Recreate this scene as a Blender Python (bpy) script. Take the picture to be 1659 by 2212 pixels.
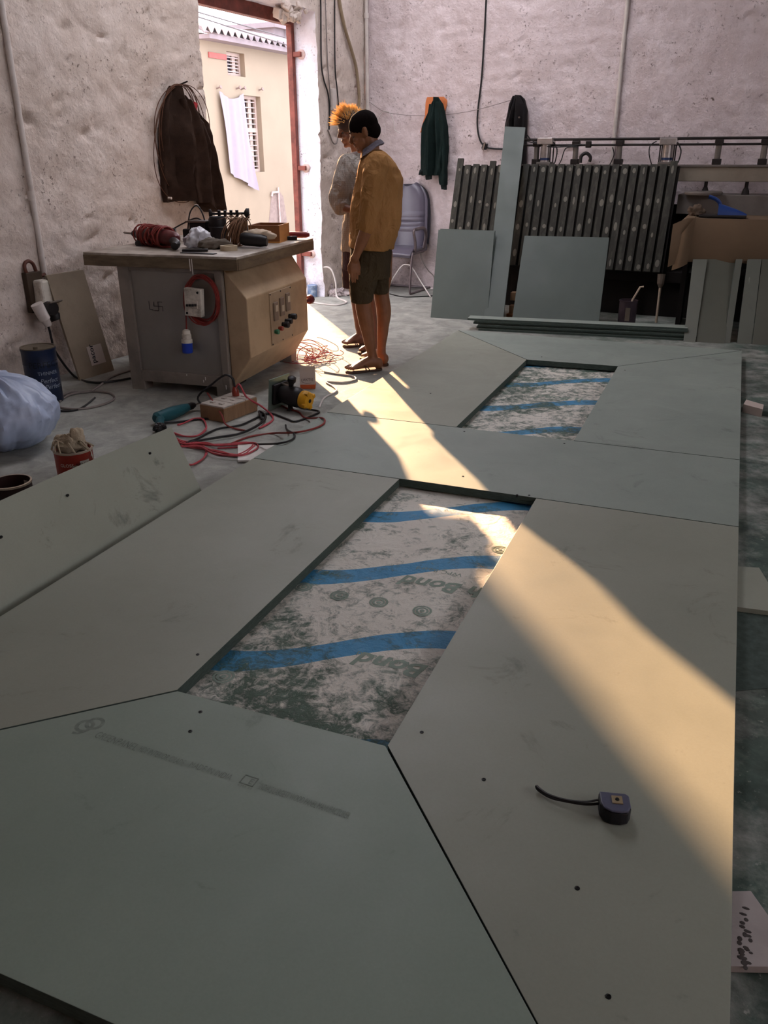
import bpy, bmesh, math, random
from math import sin, cos, pi, radians, atan2, sqrt
from mathutils import Vector as V, Matrix, noise

# ------------------------------------------------------------ clear
for o in list(bpy.data.objects): bpy.data.objects.remove(o)
scene = bpy.context.scene
COL = scene.collection
IW, IH, FPX, CAMH = 1659, 2212, 1770.67, 1.45

# ------------------------------------------------------------ camera
PITCH, ROLL, YAW = radians(23.6835), radians(.29937), radians(22.0887)
_f = V((0, cos(PITCH), -sin(PITCH))); _r = V((1, 0, 0)); _d = V((0, -sin(PITCH), -cos(PITCH)))
_r, _d = cos(ROLL)*_r + sin(ROLL)*_d, -sin(ROLL)*_r + cos(ROLL)*_d
_Rz = Matrix.Rotation(YAW, 3, 'Z')
CR, CD, CF = _Rz @ _r, _Rz @ _d, _Rz @ _f
cam_data = bpy.data.cameras.new('camera'); cam = bpy.data.objects.new('camera', cam_data); COL.objects.link(cam)
cam_data.sensor_fit = 'HORIZONTAL'; cam_data.sensor_width = 36; cam_data.lens = FPX/IW*36
cam_data.clip_start = .02; cam_data.clip_end = 300
cam.matrix_world = Matrix(((CR.x, -CD.x, -CF.x, 0), (CR.y, -CD.y, -CF.y, 0), (CR.z, -CD.z, -CF.z, CAMH), (0, 0, 0, 1)))
scene.camera = cam

# ------------------------------------------------------------ world, sun, exposure
world = bpy.data.worlds.new('World'); scene.world = world; world.use_nodes = True
bg = world.node_tree.nodes['Background']
bg.inputs[0].default_value = (.92, .90, .98, 1); bg.inputs[1].default_value = 5.0
SUN_EL = radians(14); SUN_AZ = V((.618, -.786, 0)).normalized()
sun_dir = SUN_AZ*cos(SUN_EL) + V((0, 0, -sin(SUN_EL)))
sd = bpy.data.lights.new('sun', 'SUN'); sd.energy = 19; sd.color = (1, .60, .33); sd.angle = radians(.8)
sun = bpy.data.objects.new('sun', sd); COL.objects.link(sun)
sun.rotation_euler = sun_dir.to_track_quat('-Z', 'Y').to_euler(); sun.location = (-12, 16, 9)
vs = scene.view_settings
vs.view_transform = 'Standard'; vs.look = 'None'; vs.gamma = 1; vs.use_curve_mapping = False; vs.exposure = 0.48

# ------------------------------------------------------------ helpers: survey of the place
CAM = V((0, 0, CAMH))
def ray(u, v): return CR*((u-IW/2)/FPX) + CD*((v-IH/2)/FPX) + CF
def onp(u, v, p0, n):
    d = ray(u, v); return CAM + d*((V(p0)-CAM).dot(n)/d.dot(n))
def onz(u, v, z=0.): return onp(u, v, (0, 0, z), V((0, 0, 1)))
def ony(u, v, y): return onp(u, v, (0, y, 0), V((0, 1, 0)))
# the room is turned a little against the panels on the floor
RA = radians(4); RC = V((-3.97, 9.32, 0)); RX = V((cos(RA), -sin(RA), 0)); RY = V((sin(RA), cos(RA), 0)); UP = V((0, 0, 1))
def rm(x, y, z): return RC + RX*x + RY*y + UP*z
def onleft(u, v, off=0.): return onp(u, v, RC+RX*off, RX)
def onback(u, v, off=0.): return onp(u, v, RC-RY*off, RY)
def room_xy(P): q = P-RC; return q.dot(RX), q.dot(RY)

# ------------------------------------------------------------ helpers: materials
def srgb(h):
    h = h.lstrip('#'); o = []
    for i in (0, 2, 4):
        c = int(h[i:i+2], 16)/255; o.append(c/12.92 if c <= .04045 else ((c+.055)/1.055)**2.4)
    return tuple(o)
class NT:
    def __init__(s, m): s.t = m.node_tree; s.n = s.t.nodes; s.l = s.t.links
    def node(s, typ, **kw):
        n = s.n.new(typ)
        for k, v in kw.items():
            if k.startswith('i_'): s.set(n.inputs[k[2:].replace('_', ' ')], v)
            else: setattr(n, k, v)
        return n
    def set(s, sock, v):
        if isinstance(v, bpy.types.NodeSocket): s.l.new(v, sock)
        elif hasattr(sock.default_value, '__len__') and len(sock.default_value) == 4 and len(v) == 3: sock.default_value = (*v, 1)
        else: sock.default_value = v
    def math(s, op, a, b=0., clamp=False):
        n = s.n.new('ShaderNodeMath'); n.operation = op; n.use_clamp = clamp; s.set(n.inputs[0], a); s.set(n.inputs[1], b); return n.outputs[0]
    def ramp(s, fac, stops):
        n = s.n.new('ShaderNodeValToRGB'); s.set(n.inputs[0], fac); e = n.color_ramp.elements
        while len(e) < len(stops): e.new(.5)
        for k, (p, c) in enumerate(stops): e[k].position = p; e[k].color = (*c, 1) if len(c) == 3 else c
        return n.outputs[0]
    def mix(s, f, a, b, mode='MIX'):
        n = s.n.new('ShaderNodeMix'); n.data_type = 'RGBA'; n.blend_type = mode; s.set(n.inputs[0], f); s.set(n.inputs[6], a); s.set(n.inputs[7], b); return n.outputs[2]
    def noise(s, vec, scale, detail=4., rough=.55, dist=0.):
        n = s.n.new('ShaderNodeTexNoise'); s.set(n.inputs['Vector'], vec); n.inputs['Scale'].default_value = scale
        n.inputs['Detail'].default_value = detail; n.inputs['Roughness'].default_value = rough; n.inputs['Distortion'].default_value = dist; return n.outputs[0]
    def coord(s, kind='Object'): return s.n.new('ShaderNodeTexCoord').outputs[kind]
    def pos(s): return s.n.new('ShaderNodeNewGeometry').outputs['Position']
    def mapping(s, vec, scale=(1, 1, 1), loc=(0, 0, 0), rot=(0, 0, 0)):
        n = s.n.new('ShaderNodeMapping'); s.set(n.inputs[0], vec); n.inputs[1].default_value = loc; n.inputs[2].default_value = rot; n.inputs[3].default_value = scale; return n.outputs[0]
    def bump(s, h, strength=.3, dist=.01, nrm=None):
        n = s.n.new('ShaderNodeBump'); s.set(n.inputs['Height'], h); n.inputs['Strength'].default_value = strength; n.inputs['Distance'].default_value = dist
        if nrm: s.set(n.inputs['Normal'], nrm)
        return n.outputs[0]
def new_mat(name):
    m = bpy.data.materials.new(name); m.use_nodes = True; return m, NT(m), m.node_tree.nodes['Principled BSDF']
MATS = {}
def mat(name, col, rough=.65, metal=0., var=.18, vs=6., bump=.15, bs=60., spec=.35, dirt=None, dirt_amt=.35, ds=3., aniso=None, trans=0., sss=0., coat=0.):
    """plain procedural surface: colour with grain, patchy dirt and fine relief"""
    if name in MATS: return MATS[name]
    m, t, b = new_mat(name)
    c = srgb(col) if isinstance(col, str) else col
    co = t.coord()
    if aniso: co = t.mapping(co, aniso)
    n = t.noise(co, vs, 5, .6)
    lo = tuple(max(0, x*(1-var)) for x in c); hi = tuple(min(1, x*(1+var)) for x in c)
    cc = t.ramp(n, [(.3, lo), (.7, hi)])
    if dirt:
        dn = t.noise(t.mapping(co, loc=(3.1, 7.7, 1.3)), ds, 6, .65)
        f = t.ramp(dn, [(.48, (0, 0, 0)), (.68, (dirt_amt,)*3)])
        cc = t.mix(f, cc, srgb(dirt) if isinstance(dirt, str) else dirt)
    t.set(b.inputs['Base Color'], cc)
    b.inputs['Roughness'].default_value = rough; b.inputs['Metallic'].default_value = metal
    b.inputs['Specular IOR Level'].default_value = spec
    if trans: b.inputs['Transmission Weight'].default_value = trans
    if sss: b.inputs['Subsurface Weight'].default_value = sss; b.inputs['Subsurface Radius'].default_value = (.02, .008, .004)
    if coat: b.inputs['Coat Weight'].default_value = coat
    if bump: t.set(b.inputs['Normal'], t.bump(t.noise(co, bs, 4, .6), bump, .004))
    MATS[name] = m; return m

# ------------------------------------------------------------ helpers: objects
ORG = {}
def tag(o, label=None, cat=None, group=None, kind=None):
    if label: o['label'] = label
    if cat: o['category'] = cat
    if group: o['group'] = group
    if kind: o['kind'] = kind
    return o
def thing(name, label, cat, loc, group=None):
    o = bpy.data.objects.new(name, None); COL.objects.link(o); o.empty_display_size = .05
    o.location = loc; ORG[o.name] = V(loc); return tag(o, label, cat, group)
def frame_at(o, rz=0): return Matrix.Translation(o) @ Matrix.Rotation(rz, 4, 'Z')
class MB:
    """collects shapes in world space (through matrix T) and links them as ONE mesh object"""
    def __init__(s, T=None): s.v = []; s.f = []; s.T = T or Matrix.Identity(4)
    def add(s, vs, fs, M=None):
        k = len(s.v); T = s.T @ M if M is not None else s.T
        s.v += [T @ V(p) for p in vs]; s.f += [tuple(i+k for i in f) for f in fs]; return s
    def box(s, c, size, M=None, rz=0., rx=0., ry=0., taper=1.):
        x, y, z = size[0]/2, size[1]/2, size[2]/2
        R = Matrix.Translation(c) @ Matrix.Rotation(rz, 4, 'Z') @ Matrix.Rotation(ry, 4, 'Y') @ Matrix.Rotation(rx, 4, 'X')
        if M is not None: R = M @ R
        vs = [(sx*x*(taper if sz > 0 else 1), sy*y*(taper if sz > 0 else 1), sz*z) for sz in (-1, 1) for sy in (-1, 1) for sx in (-1, 1)]
        return s.add(vs, [(0, 2, 3, 1), (4, 5, 7, 6), (0, 1, 5, 4), (2, 6, 7, 3), (0, 4, 6, 2), (1, 3, 7, 5)], R)
    def bb(s, x0, x1, y0, y1, z0, z1): return s.box(((x0+x1)/2, (y0+y1)/2, (z0+z1)/2), (x1-x0, y1-y0, z1-z0))
    def prism(s, poly, z0, z1, M=None):
        n = len(poly); vs = [(p[0], p[1], z0) for p in poly] + [(p[0], p[1], z1) for p in poly]
        return s.add(vs, [tuple(range(n-1, -1, -1)), tuple(range(n, 2*n))] + [(i, (i+1) % n, n+(i+1) % n, n+i) for i in range(n)], M)
    def lathe(s, prof, c=(0, 0, 0), n=24, M=None, cap=True, jit=0.):
        """prof: (r, z) from bottom to top"""
        vs = []; fs = []
        for r, z in prof:
            for k in range(n):
                a = 2*pi*k/n; q = r*(1+jit*noise.noise((cos(a)*2, sin(a)*2, z*9+c[0])))
                vs.append((c[0]+q*cos(a), c[1]+q*sin(a), c[2]+z))
        for i in range(len(prof)-1):
            for k in range(n): fs.append((i*n+k, i*n+(k+1) % n, (i+1)*n+(k+1) % n, (i+1)*n+k))
        if cap: fs.append(tuple(range(n-1, -1, -1))); fs.append(tuple((len(prof)-1)*n+k for k in range(n)))
        return s.add(vs, fs, M)
    def cyl(s, p0, p1, r0, r1=None, n=14):
        p0, p1 = V(p0), V(p1); d = p1-p0; q = d.to_track_quat('Z', 'Y').to_matrix().to_4x4(); q.translation = p0
        return s.lathe([(r0, 0), (r0 if r1 is None else r1, d.length)], n=n, M=q)
    def lath(s, p0, p1, prof, n=16):
        """turned shape along p0-p1; prof (r, t 0..1)"""
        p0, p1 = V(p0), V(p1); d = p1-p0; q = d.to_track_quat('Z', 'Y').to_matrix().to_4x4(); q.translation = p0
        return s.lathe([(r, t*d.length) for r, t in prof], n=n, M=q)
    def tube(s, pts, r, n=8, closed=False, rad=None, flat=1.):
        pts = [V(p) for p in pts]; m = len(pts); vs = []; fs = []; up = None
        for i, p in enumerate(pts):
            t = (pts[(i+1) % m]-pts[i-1]) if (closed or 0 < i < m-1) else (pts[1]-pts[0] if i == 0 else pts[-1]-pts[-2])
            if t.length < 1e-9: t = V((0, 0, 1))
            t.normalize()
            if up is None: up = t.orthogonal().normalized() if abs(t.z) > .9 else V((0, 0, 1))
            side = t.cross(up)
            if side.length < 1e-4: side = t.orthogonal()
            side.normalize(); up = side.cross(t).normalized()
            rr = rad[i] if rad else r
            for k in range(n):
                a = 2*pi*k/n; vs.append(p+side*(cos(a)*rr)+up*(sin(a)*rr*flat))
        for i in range(m if closed else m-1):
            j = (i+1) % m
            for k in range(n): fs.append((i*n+k, i*n+(k+1) % n, j*n+(k+1) % n, j*n+k))
        if not closed: fs.append(tuple(range(n-1, -1, -1))); fs.append(tuple((m-1)*n+k for k in range(n)))
        return s.add(vs, fs)
    def ball(s, c, r, n=12, m=8, M=None):
        rx, ry, rz = (r, r, r) if not hasattr(r, '__len__') else r
        vs = [(c[0], c[1], c[2]-rz)]; fs = []
        for i in range(1, m):
            a = pi*i/m
            for k in range(n): b = 2*pi*k/n; vs.append((c[0]+rx*sin(a)*cos(b), c[1]+ry*sin(a)*sin(b), c[2]-rz*cos(a)))
        vs.append((c[0], c[1], c[2]+rz)); top = len(vs)-1
        for k in range(n):
            fs.append((0, 1+(k+1) % n, 1+k)); fs.append((top, 1+(m-2)*n+k, 1+(m-2)*n+(k+1) % n))
        for i in range(m-2):
            for k in range(n): fs.append((1+i*n+k, 1+i*n+(k+1) % n, 1+(i+1)*n+(k+1) % n, 1+(i+1)*n+k))
        return s.add(vs, fs, M)
    def loft(s, rings, cap=True, closed=True):
        n = len(rings[0]); vs = [p for r in rings for p in r]; fs = []
        for i in range(len(rings)-1):
            for k in range(n if closed else n-1): fs.append((i*n+k, i*n+(k+1) % n, (i+1)*n+(k+1) % n, (i+1)*n+k))
        if cap and closed: fs.append(tuple(range(n-1, -1, -1))); fs.append(tuple((len(rings)-1)*n+k for k in range(n)))
        return s.add(vs, fs)
    def grid(s, fn, nu, nv, keep=None):
        vs = [fn(i/nu, j/nv) for j in range(nv+1) for i in range(nu+1)]; fs = []
        for j in range(nv):
            for i in range(nu):
                if keep is None or keep((i+.5)/nu, (j+.5)/nv):
                    a = j*(nu+1)+i; fs.append((a, a+1, a+nu+2, a+nu+1))
        return s.add(vs, fs)
    def sheet(s, fn, nu, nv, th):
        """a curved sheet with real thickness th along its normal"""
        P = [[V(fn(i/nu, j/nv)) for i in range(nu+1)] for j in range(nv+1)]; N = []
        for j in range(nv+1):
            for i in range(nu+1):
                a = P[j][min(i+1, nu)]-P[j][max(i-1, 0)]; b = P[min(j+1, nv)][i]-P[max(j-1, 0)][i]; N.append(a.cross(b).normalized())
        A = [p for r in P for p in r]; B = [p-N[k]*th for k, p in enumerate(A)]; n = len(A); fs = []; w = nu+1
        for j in range(nv):
            for i in range(nu):
                a = j*w+i; fs.append((a, a+1, a+w+1, a+w)); fs.append((n+a, n+a+w, n+a+w+1, n+a+1))
        edge = [i for i in range(nu)] + [nu+j*w for j in range(nv)] + [nv*w+i for i in range(nu, 0, -1)] + [j*w for j in range(nv, 0, -1)]
        for k in range(len(edge)):
            a, b = edge[k], edge[(k+1) % len(edge)]; fs.append((b, a, n+a, n+b))
        return s.add(A+B, fs)
    def build(s, name, m, parent=None, smooth=False, bevel=0., org=None, seg=2, sub=0):
        if org is None:
            if parent is not None: org = ORG[parent.name]
            else:
                xs = [p.x for p in s.v]; ys = [p.y for p in s.v]; zs = [p.z for p in s.v]
                org = V(((min(xs)+max(xs))/2, (min(ys)+max(ys))/2, min(zs)))
        me = bpy.data.meshes.new(name); me.from_pydata([p-org for p in s.v], [], s.f); me.update()
        o = bpy.data.objects.new(name, me); COL.objects.link(o)
        for q in (m if isinstance(m, (list, tuple)) else [m]): me.materials.append(MATS[q] if isinstance(q, str) else q)
        if parent is None: o.location = org
        else: o.parent = parent
        ORG[o.name] = org.copy()
        bm = bmesh.new(); bm.from_mesh(me); bmesh.ops.recalc_face_normals(bm, faces=bm.faces); bm.to_mesh(me); bm.free()
        if smooth:
            me.polygons.foreach_set('use_smooth', [True]*len(me.polygons))
            try: me.set_sharp_from_angle(angle=radians(smooth if smooth is not True else 40))
            except Exception: pass
        if bevel:
            b = o.modifiers.new('bevel', 'BEVEL'); b.width = bevel; b.segments = seg; b.limit_method = 'ANGLE'; b.angle_limit = radians(40)
        if sub:
            b = o.modifiers.new('sub', 'SUBSURF'); b.levels = sub; b.render_levels = sub
        return o
def struct(o): o['kind'] = 'structure'; return o
def curve_pts(ctrl, n=8, closed=False):
    """Catmull-Rom through control points"""
    P = [V(p) for p in ctrl]; m = len(P); out = []
    for i in range(m if closed else m-1):
        g = (lambda k: P[k % m]) if closed else (lambda k: P[min(max(k, 0), m-1)])
        a, b, c, d = g(i-1), g(i), g(i+1), g(i+2)
        for k in range(n):
            t = k/n; out.append(.5*((2*b)+(c-a)*t+(2*a-5*b+4*c-d)*t*t+(3*b-a-3*c+d)*t**3))
    if not closed: out.append(P[-1])
    return out
def text_obj(name, s, org, xd, yd, size, m, parent, shear=0., bold=0., spacing=1., fn=None, align='LEFT', thick=.0004, fit=None):
    """flat lettering as a thin mesh lying on a surface: org = baseline start, xd = reading direction, yd = up of the letters"""
    cu = bpy.data.curves.new(name, 'FONT'); cu.body = s; cu.size = size; cu.shear = shear; cu.offset = bold; cu.space_character = spacing; cu.align_x = align; cu.resolution_u = 2
    tmp = bpy.data.objects.new(name+'_t', cu); COL.objects.link(tmp)
    dg = bpy.context.evaluated_depsgraph_get(); me0 = bpy.data.meshes.new_from_object(tmp.evaluated_get(dg))
    xd = V(xd).normalized(); yd = V(yd).normalized(); nd = xd.cross(yd).normalized()
    mb = MB()
    vs = []; kx = fit/max(.001, max(v.co.x for v in me0.vertices)) if fit else 1.
    for v in me0.vertices:
        p = V(org)+xd*(v.co.x*kx)+yd*v.co.y+nd*(thick)
        if fn: p = fn(p)
        vs.append(p)
    mb.add(vs, [tuple(p.vertices) for p in me0.polygons])
    bpy.data.objects.remove(tmp); bpy.data.curves.remove(cu); bpy.data.meshes.remove(me0)
    return mb.build(name, m, parent)
# ============================================================ surfaces of the setting
def plaster_mat(name, base, dark, seed, tint2):
    m, t, b = new_mat(name); P = t.mapping(t.pos(), loc=(seed, seed*2, 0))
    n1 = t.noise(P, 1.1, 6, .62); n2 = t.noise(P, 7, 6, .6); n3 = t.noise(P, 34, 5, .7)
    c = t.ramp(n1, [(.32, srgb(tint2)), (.62, srgb(base))])
    c = t.mix(t.ramp(n2, [(.40, (.45,)*3), (.6, (0, 0, 0))]), c, srgb(dark))
    spots = t.math('MULTIPLY', t.ramp(n3, [(.575, (0, 0, 0)), (.66, (1, 1, 1))]), t.ramp(t.noise(t.mapping(P, loc=(5, 1, 9)), 3.4, 5, .65), [(.46, (0, 0, 0)), (.60, (.9,)*3)]))
    c = t.mix(spots, c, srgb('#57483f'))
    sep = t.node('ShaderNodeSeparateXYZ'); t.set(sep.inputs[0], t.pos())
    low = t.math('MULTIPLY', t.math('SUBTRACT', .75, sep.outputs[2]), 1.15, True)          # splashed dirt along the skirting
    low = t.math('MULTIPLY', low, t.ramp(t.noise(P, 4.5, 6, .7), [(.44, (0, 0, 0)), (.66, (.85,)*3)]))
    c = t.mix(low, c, srgb('#4a4038'))
    t.set(b.inputs['Base Color'], c); b.inputs['Roughness'].default_value = .9; b.inputs['Specular IOR Level'].default_value = .15
    h = t.math('ADD', t.math('MULTIPLY', t.noise(P, 13, 7, .6), 1.0), t.math('MULTIPLY', n3, .25))
    t.set(b.inputs['Normal'], t.bump(h, .7, .03)); MATS[name] = m; return m
plaster_mat('plaster_left', '#dccfc6', '#b9a89b', 3.3, '#cbbcb0')
plaster_mat('plaster_back', '#e2d5d6', '#bfaeab', 9.1, '#d2c3c3')
plaster_mat('plaster_reveal', '#eeebf2', '#d9d2da', 5.2, '#e4e0ea')
mat('ceiling_sheet', '#8d8a84', .8)
mat('frame_paint', '#7c4238', .6, var=.3, vs=9, dirt='#4a2620', dirt_amt=.7, ds=8)
mat('lug_plaster', '#cdb3ab', .9, var=.2, vs=15, bump=.5, bs=30)
mat('wall_cream', '#7d7264', .9, var=.06, vs=1.2, bump=.2, bs=12)

m, t, b = new_mat('floor_concrete'); P = t.pos(); MATS['floor_concrete'] = m
sx = t.node('ShaderNodeSeparateXYZ'); t.set(sx.inputs[0], P)
n1 = t.noise(P, .9, 7, .65); n2 = t.noise(P, 6, 8, .68, .5); n3 = t.noise(P, 45, 5, .7)
c = t.ramp(n2, [(.30, srgb('#7d7f79')), (.5, srgb('#9a9b94')), (.72, srgb('#b7b7af'))])
# green saw dust settled round the panels and thick on the right of them
near = t.math('SUBTRACT', 1.0, t.math('MULTIPLY', t.math('ABSOLUTE', t.math('ADD', sx.outputs[0], .8)), .62), True)
right = t.math('MULTIPLY', t.math('ADD', sx.outputs[0], .0), 3., True)
g = t.math('ADD', t.math('MULTIPLY', near, .9), right)
g = t.math('MULTIPLY', g, t.ramp(t.noise(t.mapping(P, loc=(2, 8, 0)), 3.2, 8, .7), [(.36, (.1,)*3), (.56, (1, 1, 1))]), True)
c = t.mix(g, c, t.ramp(n2, [(.35, srgb('#2c3b33')), (.7, srgb('#54685e'))]))
c = t.mix(t.ramp(n3, [(.62, (0, 0, 0)), (.72, (.5,)*3)]), c, srgb('#d8d4cc'))
c = t.mix(t.ramp(n1, [(.36, (.35,)*3), (.55, (0, 0, 0))]), c, srgb('#5d564e'))
t.set(b.inputs['Base Color'], c); b.inputs['Roughness'].default_value = .75
t.set(b.inputs['Normal'], t.bump(t.math('ADD', n2, t.math('MULTIPLY', n3, .3)), .35, .012))

# ============================================================ the room
GOUGE = {}
def relief(a, z, seed, amp=1.):
    d = .020*noise.noise((a*.9, z*.9, seed)) + .015*noise.noise((a*3.1, z*4.4, seed+4)) + .009*noise.noise((a*8, z*12, seed+9))
    if seed not in GOUGE:
        rnd = random.Random(int(seed*10)); L = {}
        for k in range(420):
            ga, gz = rnd.uniform(-6.2, 6.6), rnd.uniform(.05, 3.2)
            if seed < 5 and rnd.random() < .12: gz = 1.62+rnd.uniform(-.06, .06)
            L.setdefault(int(math.floor(ga*2)), []).append((ga, gz, rnd.uniform(.02, .09), rnd.uniform(.008, .028), rnd.uniform(-.6, .6), rnd.uniform(.012, .034)))
        GOUGE[seed] = L
    k0 = int(math.floor(a*2))
    for k in (k0-1, k0, k0+1):
        for ga, gz, la, lz, an, dp in GOUGE[seed].get(k, ()):
            x, y = a-ga, z-gz
            if abs(x) < .2 and abs(y) < .2:
                xr, yr = x*cos(an)+y*sin(an), -x*sin(an)+y*cos(an)
                q = (xr/la)**2+(yr/lz)**2
                if q < 4: d -= dp*math.exp(-q)
    return d*amp
DY0, DY1, DZ = -2.90, -1.05, 2.70            # door opening in the left wall (room frame)
WT = .32                                     # wall thickness
RH, RXE, RYE = 4.2, 9.2, -13.0               # height, right wall, rear wall
def jag(y, z):                               # crumbled plaster edge of the opening
    w0 = .018*noise.noise((z*5, 1.7, 0))+.008*noise.noise((z*21, 4.2, 0))
    w1 = .018*noise.noise((z*5, 8.1, 3))+.008*noise.noise((z*21, 2.2, 5))
    k = max(0., min(1., (DZ-z)/.1))
    f0 = max(0., 1-abs(y-DY0)/.12); f1 = max(0., 1-abs(y-DY1)/.12)
    return y+k*(w0*f0+w1*f1)
def lw(y, z):
    zz = z
    if DY0 < y < DY1 or abs(y-DY0) < .001 or abs(y-DY1) < .001: zz = z+max(0, 1-abs(z-DZ)/.12)*(.02*noise.noise((y*6, 0, 7))) if z >= DZ-.001 and DY0+.001 < y < DY1-.001 else z
    return rm(relief(y, z, 1.3), jag(y, z), zz)
mb = MB()
def patch(y0, y1, z0, z1, st=.024):
    nu, nv = max(2, round((y1-y0)/st)), max(2, round((z1-z0)/st))
    mb.grid(lambda a, q: lw(y0+(y1-y0)*a, z0+(z1-z0)*q), nu, nv)
patch(-6.3, DY0, 0, DZ); patch(DY1, .0, 0, DZ); patch(-6.3, DY0, DZ, 3.4); patch(DY0, DY1, DZ, 3.4); patch(DY1, 0, DZ, 3.4)
mb.grid(lambda a, q: rm(0, RYE+(-6.3-RYE)*a, RH*q), 6, 2); mb.grid(lambda a, q: rm(0, -6.3+6.3*a, 3.38+(RH-3.38)*q), 6, 1)
# outer face
for (y0, y1, z0, z1) in ((RYE, DY0, -.9, RH), (DY1, .4, -.9, RH), (DY0, DY1, DZ, RH), (DY0, DY1, -.9, 0)):
    mb.grid(lambda a, q: rm(-WT, y0+(y1-y0)*a, z0+(z1-z0)*q), 1, 1)
k_reveal = len(mb.f)
for y in (DY0, DY1):
    nz = 110
    def rv(a, q, y=y):
        z = DZ*q; p0 = lw(y, z); x = -WT*a; e = .012*noise.noise((a*3, z*4, y))*sin(pi*a)
        return p0*(1-a)+rm(-WT, y, z)*a+RY*e
    mb.grid(rv, 8, nz)
mb.grid(lambda a, q: lw(DY0+(DY1-DY0)*a, DZ)*(1-q)+rm(-WT, DY0+(DY1-DY0)*a, DZ)*q, 77, 6)
wl = struct(mb.build('wall_left', ['plaster_left', 'plaster_reveal'], smooth=60, org=RC.copy()))
for i, p in enumerate(wl.data.polygons):
    if i >= k_reveal: p.material_index = 1
mb = MB()
mb.grid(lambda a, q: rm(6.8*a, -relief(6.8*a, 3.4*q, 6.7, .7)-.004*noise.noise((a*3, q*3.4*14, 2)), 3.4*q), 280, 140)
mb.grid(lambda a, q: rm(6.8+(RXE-6.8)*a, 0, RH*q), 2, 2); mb.grid(lambda a, q: rm(6.8*a, 0, 3.38+(RH-3.38)*q), 6, 1)
mb.grid(lambda a, q: rm(RXE*a, .3, RH*q), 1, 1)
struct(mb.build('wall_back', 'plaster_back', smooth=60, org=RC.copy()))
mb = MB(Matrix.Translation(RC) @ Matrix.Rotation(-RA, 4, 'Z'))
FILL_RW = [(-9.2, -6.4), (-5.6, -3.8)]            # openings added high in the unseen right wall to fill the room with light
mb.bb(RXE, RXE+.3, RYE-.3, .3, 0, 2.3); mb.bb(RXE, RXE+.3, RYE-.3, .3, 3.9, RH)
for q in ((RYE-.3, FILL_RW[0][0]), (FILL_RW[0][1], FILL_RW[1][0]), (FILL_RW[1][1], .3)): mb.bb(RXE, RXE+.3, *q, 2.3, 3.9)
struct(mb.build('wall_right', 'plaster_back'))
RM = Matrix.Translation(RC) @ Matrix.Rotation(-RA, 4, 'Z')
mb = MB(RM)
mb.bb(-WT, RXE+.3, RYE-.3, RYE, 0, RH)
struct(mb.build('wall_rear', 'plaster_back'))
mb = MB(); mb.grid(lambda a, q: rm(-WT+(RXE+WT)*a, RYE+(-RYE)*q, 0), 4, 4); struct(mb.build('floor', 'floor_concrete'))
# roof with an unseen opening added to brighten the room
FILL_SKY = [(.9, 2.1, -4.6, -.5)]
xs = sorted({-WT, RXE+.3, *[q for s in FILL_SKY for q in s[:2]]}); ys = sorted({RYE-.3, .4, *[q for s in FILL_SKY for q in s[2:]]})
mb = MB(RM)
for i in range(len(xs)-1):
    for j in range(len(ys)-1):
        cx, cy = (xs[i]+xs[i+1])/2, (ys[j]+ys[j+1])/2
        if not any(a < cx < b2 and c0 < cy < d0 for a, b2, c0, d0 in FILL_SKY): mb.bb(xs[i], xs[i+1], ys[j], ys[j+1], RH, RH+.05)
struct(mb.build('ceiling', 'ceiling_sheet'))

# ---- door frame
dr = thing('door_1', 'rust-red steel door frame set in the bright opening', 'door frame', rm(-.27, -2., 0)); dr['kind'] = 'structure'; del dr['category']
MB(RM).bb(-.31, -.25, DY1-.055, DY1, -.02, 2.72).build('post', 'frame_paint', dr, bevel=.004)
MB(RM).bb(-.31, -.25, DY0, DY0+.055, -.02, 2.72).build('post', 'frame_paint', dr, bevel=.004)
MB(RM).bb(-.31, -.23, DY0+.055, DY1-.055, 2.59, 2.72).build('lintel', 'frame_paint', dr, bevel=.004)
for (u, v) in ((645, 118), (656, 363), (668, 548)):
    p = onp(u, v, rm(0, DY1, 0), RY); x, y = room_xy(p)
    mb = MB(RM); mb.box((x-.02, DY1-.02, p.z), (.13, .05, .045)); mb.build('hinge_lug', 'frame_paint', dr, bevel=.006)
    mb = MB(RM); mb.ball((x+.03, DY1-.002, p.z), (.05, .018, .045), 12, 8); mb.build('mortar_patch', 'lug_plaster', dr, smooth=True)
# crumbling plaster lump over the far end of the lintel
p = onleft(655, 25); x, y = room_xy(p)
mb = MB(RM)
rnd = random.Random(4)
for k in range(34): mb.box((rnd.uniform(-.16, .012), y+rnd.uniform(-.34, .05), p.z-.01+rnd.uniform(-.055, .05)), [rnd.uniform(.03, .09) for _ in range(3)], rz=rnd.uniform(-.6, .6), rx=rnd.uniform(-.6, .6), ry=rnd.uniform(-.6, .6))
struct(mb.build('trim_1', 'plaster_left', bevel=.008))

# ============================================================ outside
mat('yard_dust', '#a89c90', .9, var=.15, vs=1.5); mat('asbestos', '#756c71', .85, var=.1, vs=3); mat('pane_dark', '#332d33', .4, var=.1)
mat('bar_white', '#9a8c8c', .7); mat('curtain', '#7f7a88', .9, var=.04, bump=.1); mat('sign_red', '#8c4b48', .8); mat('window_wood', '#94857f', .8)
mat('stain_grey', '#746764', .9, var=.2, vs=8); mat('shed_wall', '#cbb9a4', .9, var=.12, vs=1); mat('wire_black', '#3a3438', .6)
YG = -.85
mb = MB(); mb.grid(lambda a, q: rm(-60+59.68*a, -40+90*q, YG), 2, 2); g = struct(mb.build('yard_ground', 'yard_dust')); 
FX = -8.5                                     # facade of the house across the yard (room frame)
def onfac(u, v, off=0.): return onp(u, v, rm(FX+off, 0, 0), RX)
def fy(u, v, off=0.): p = onfac(u, v, off); return room_xy(p)[1], p.z
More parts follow.
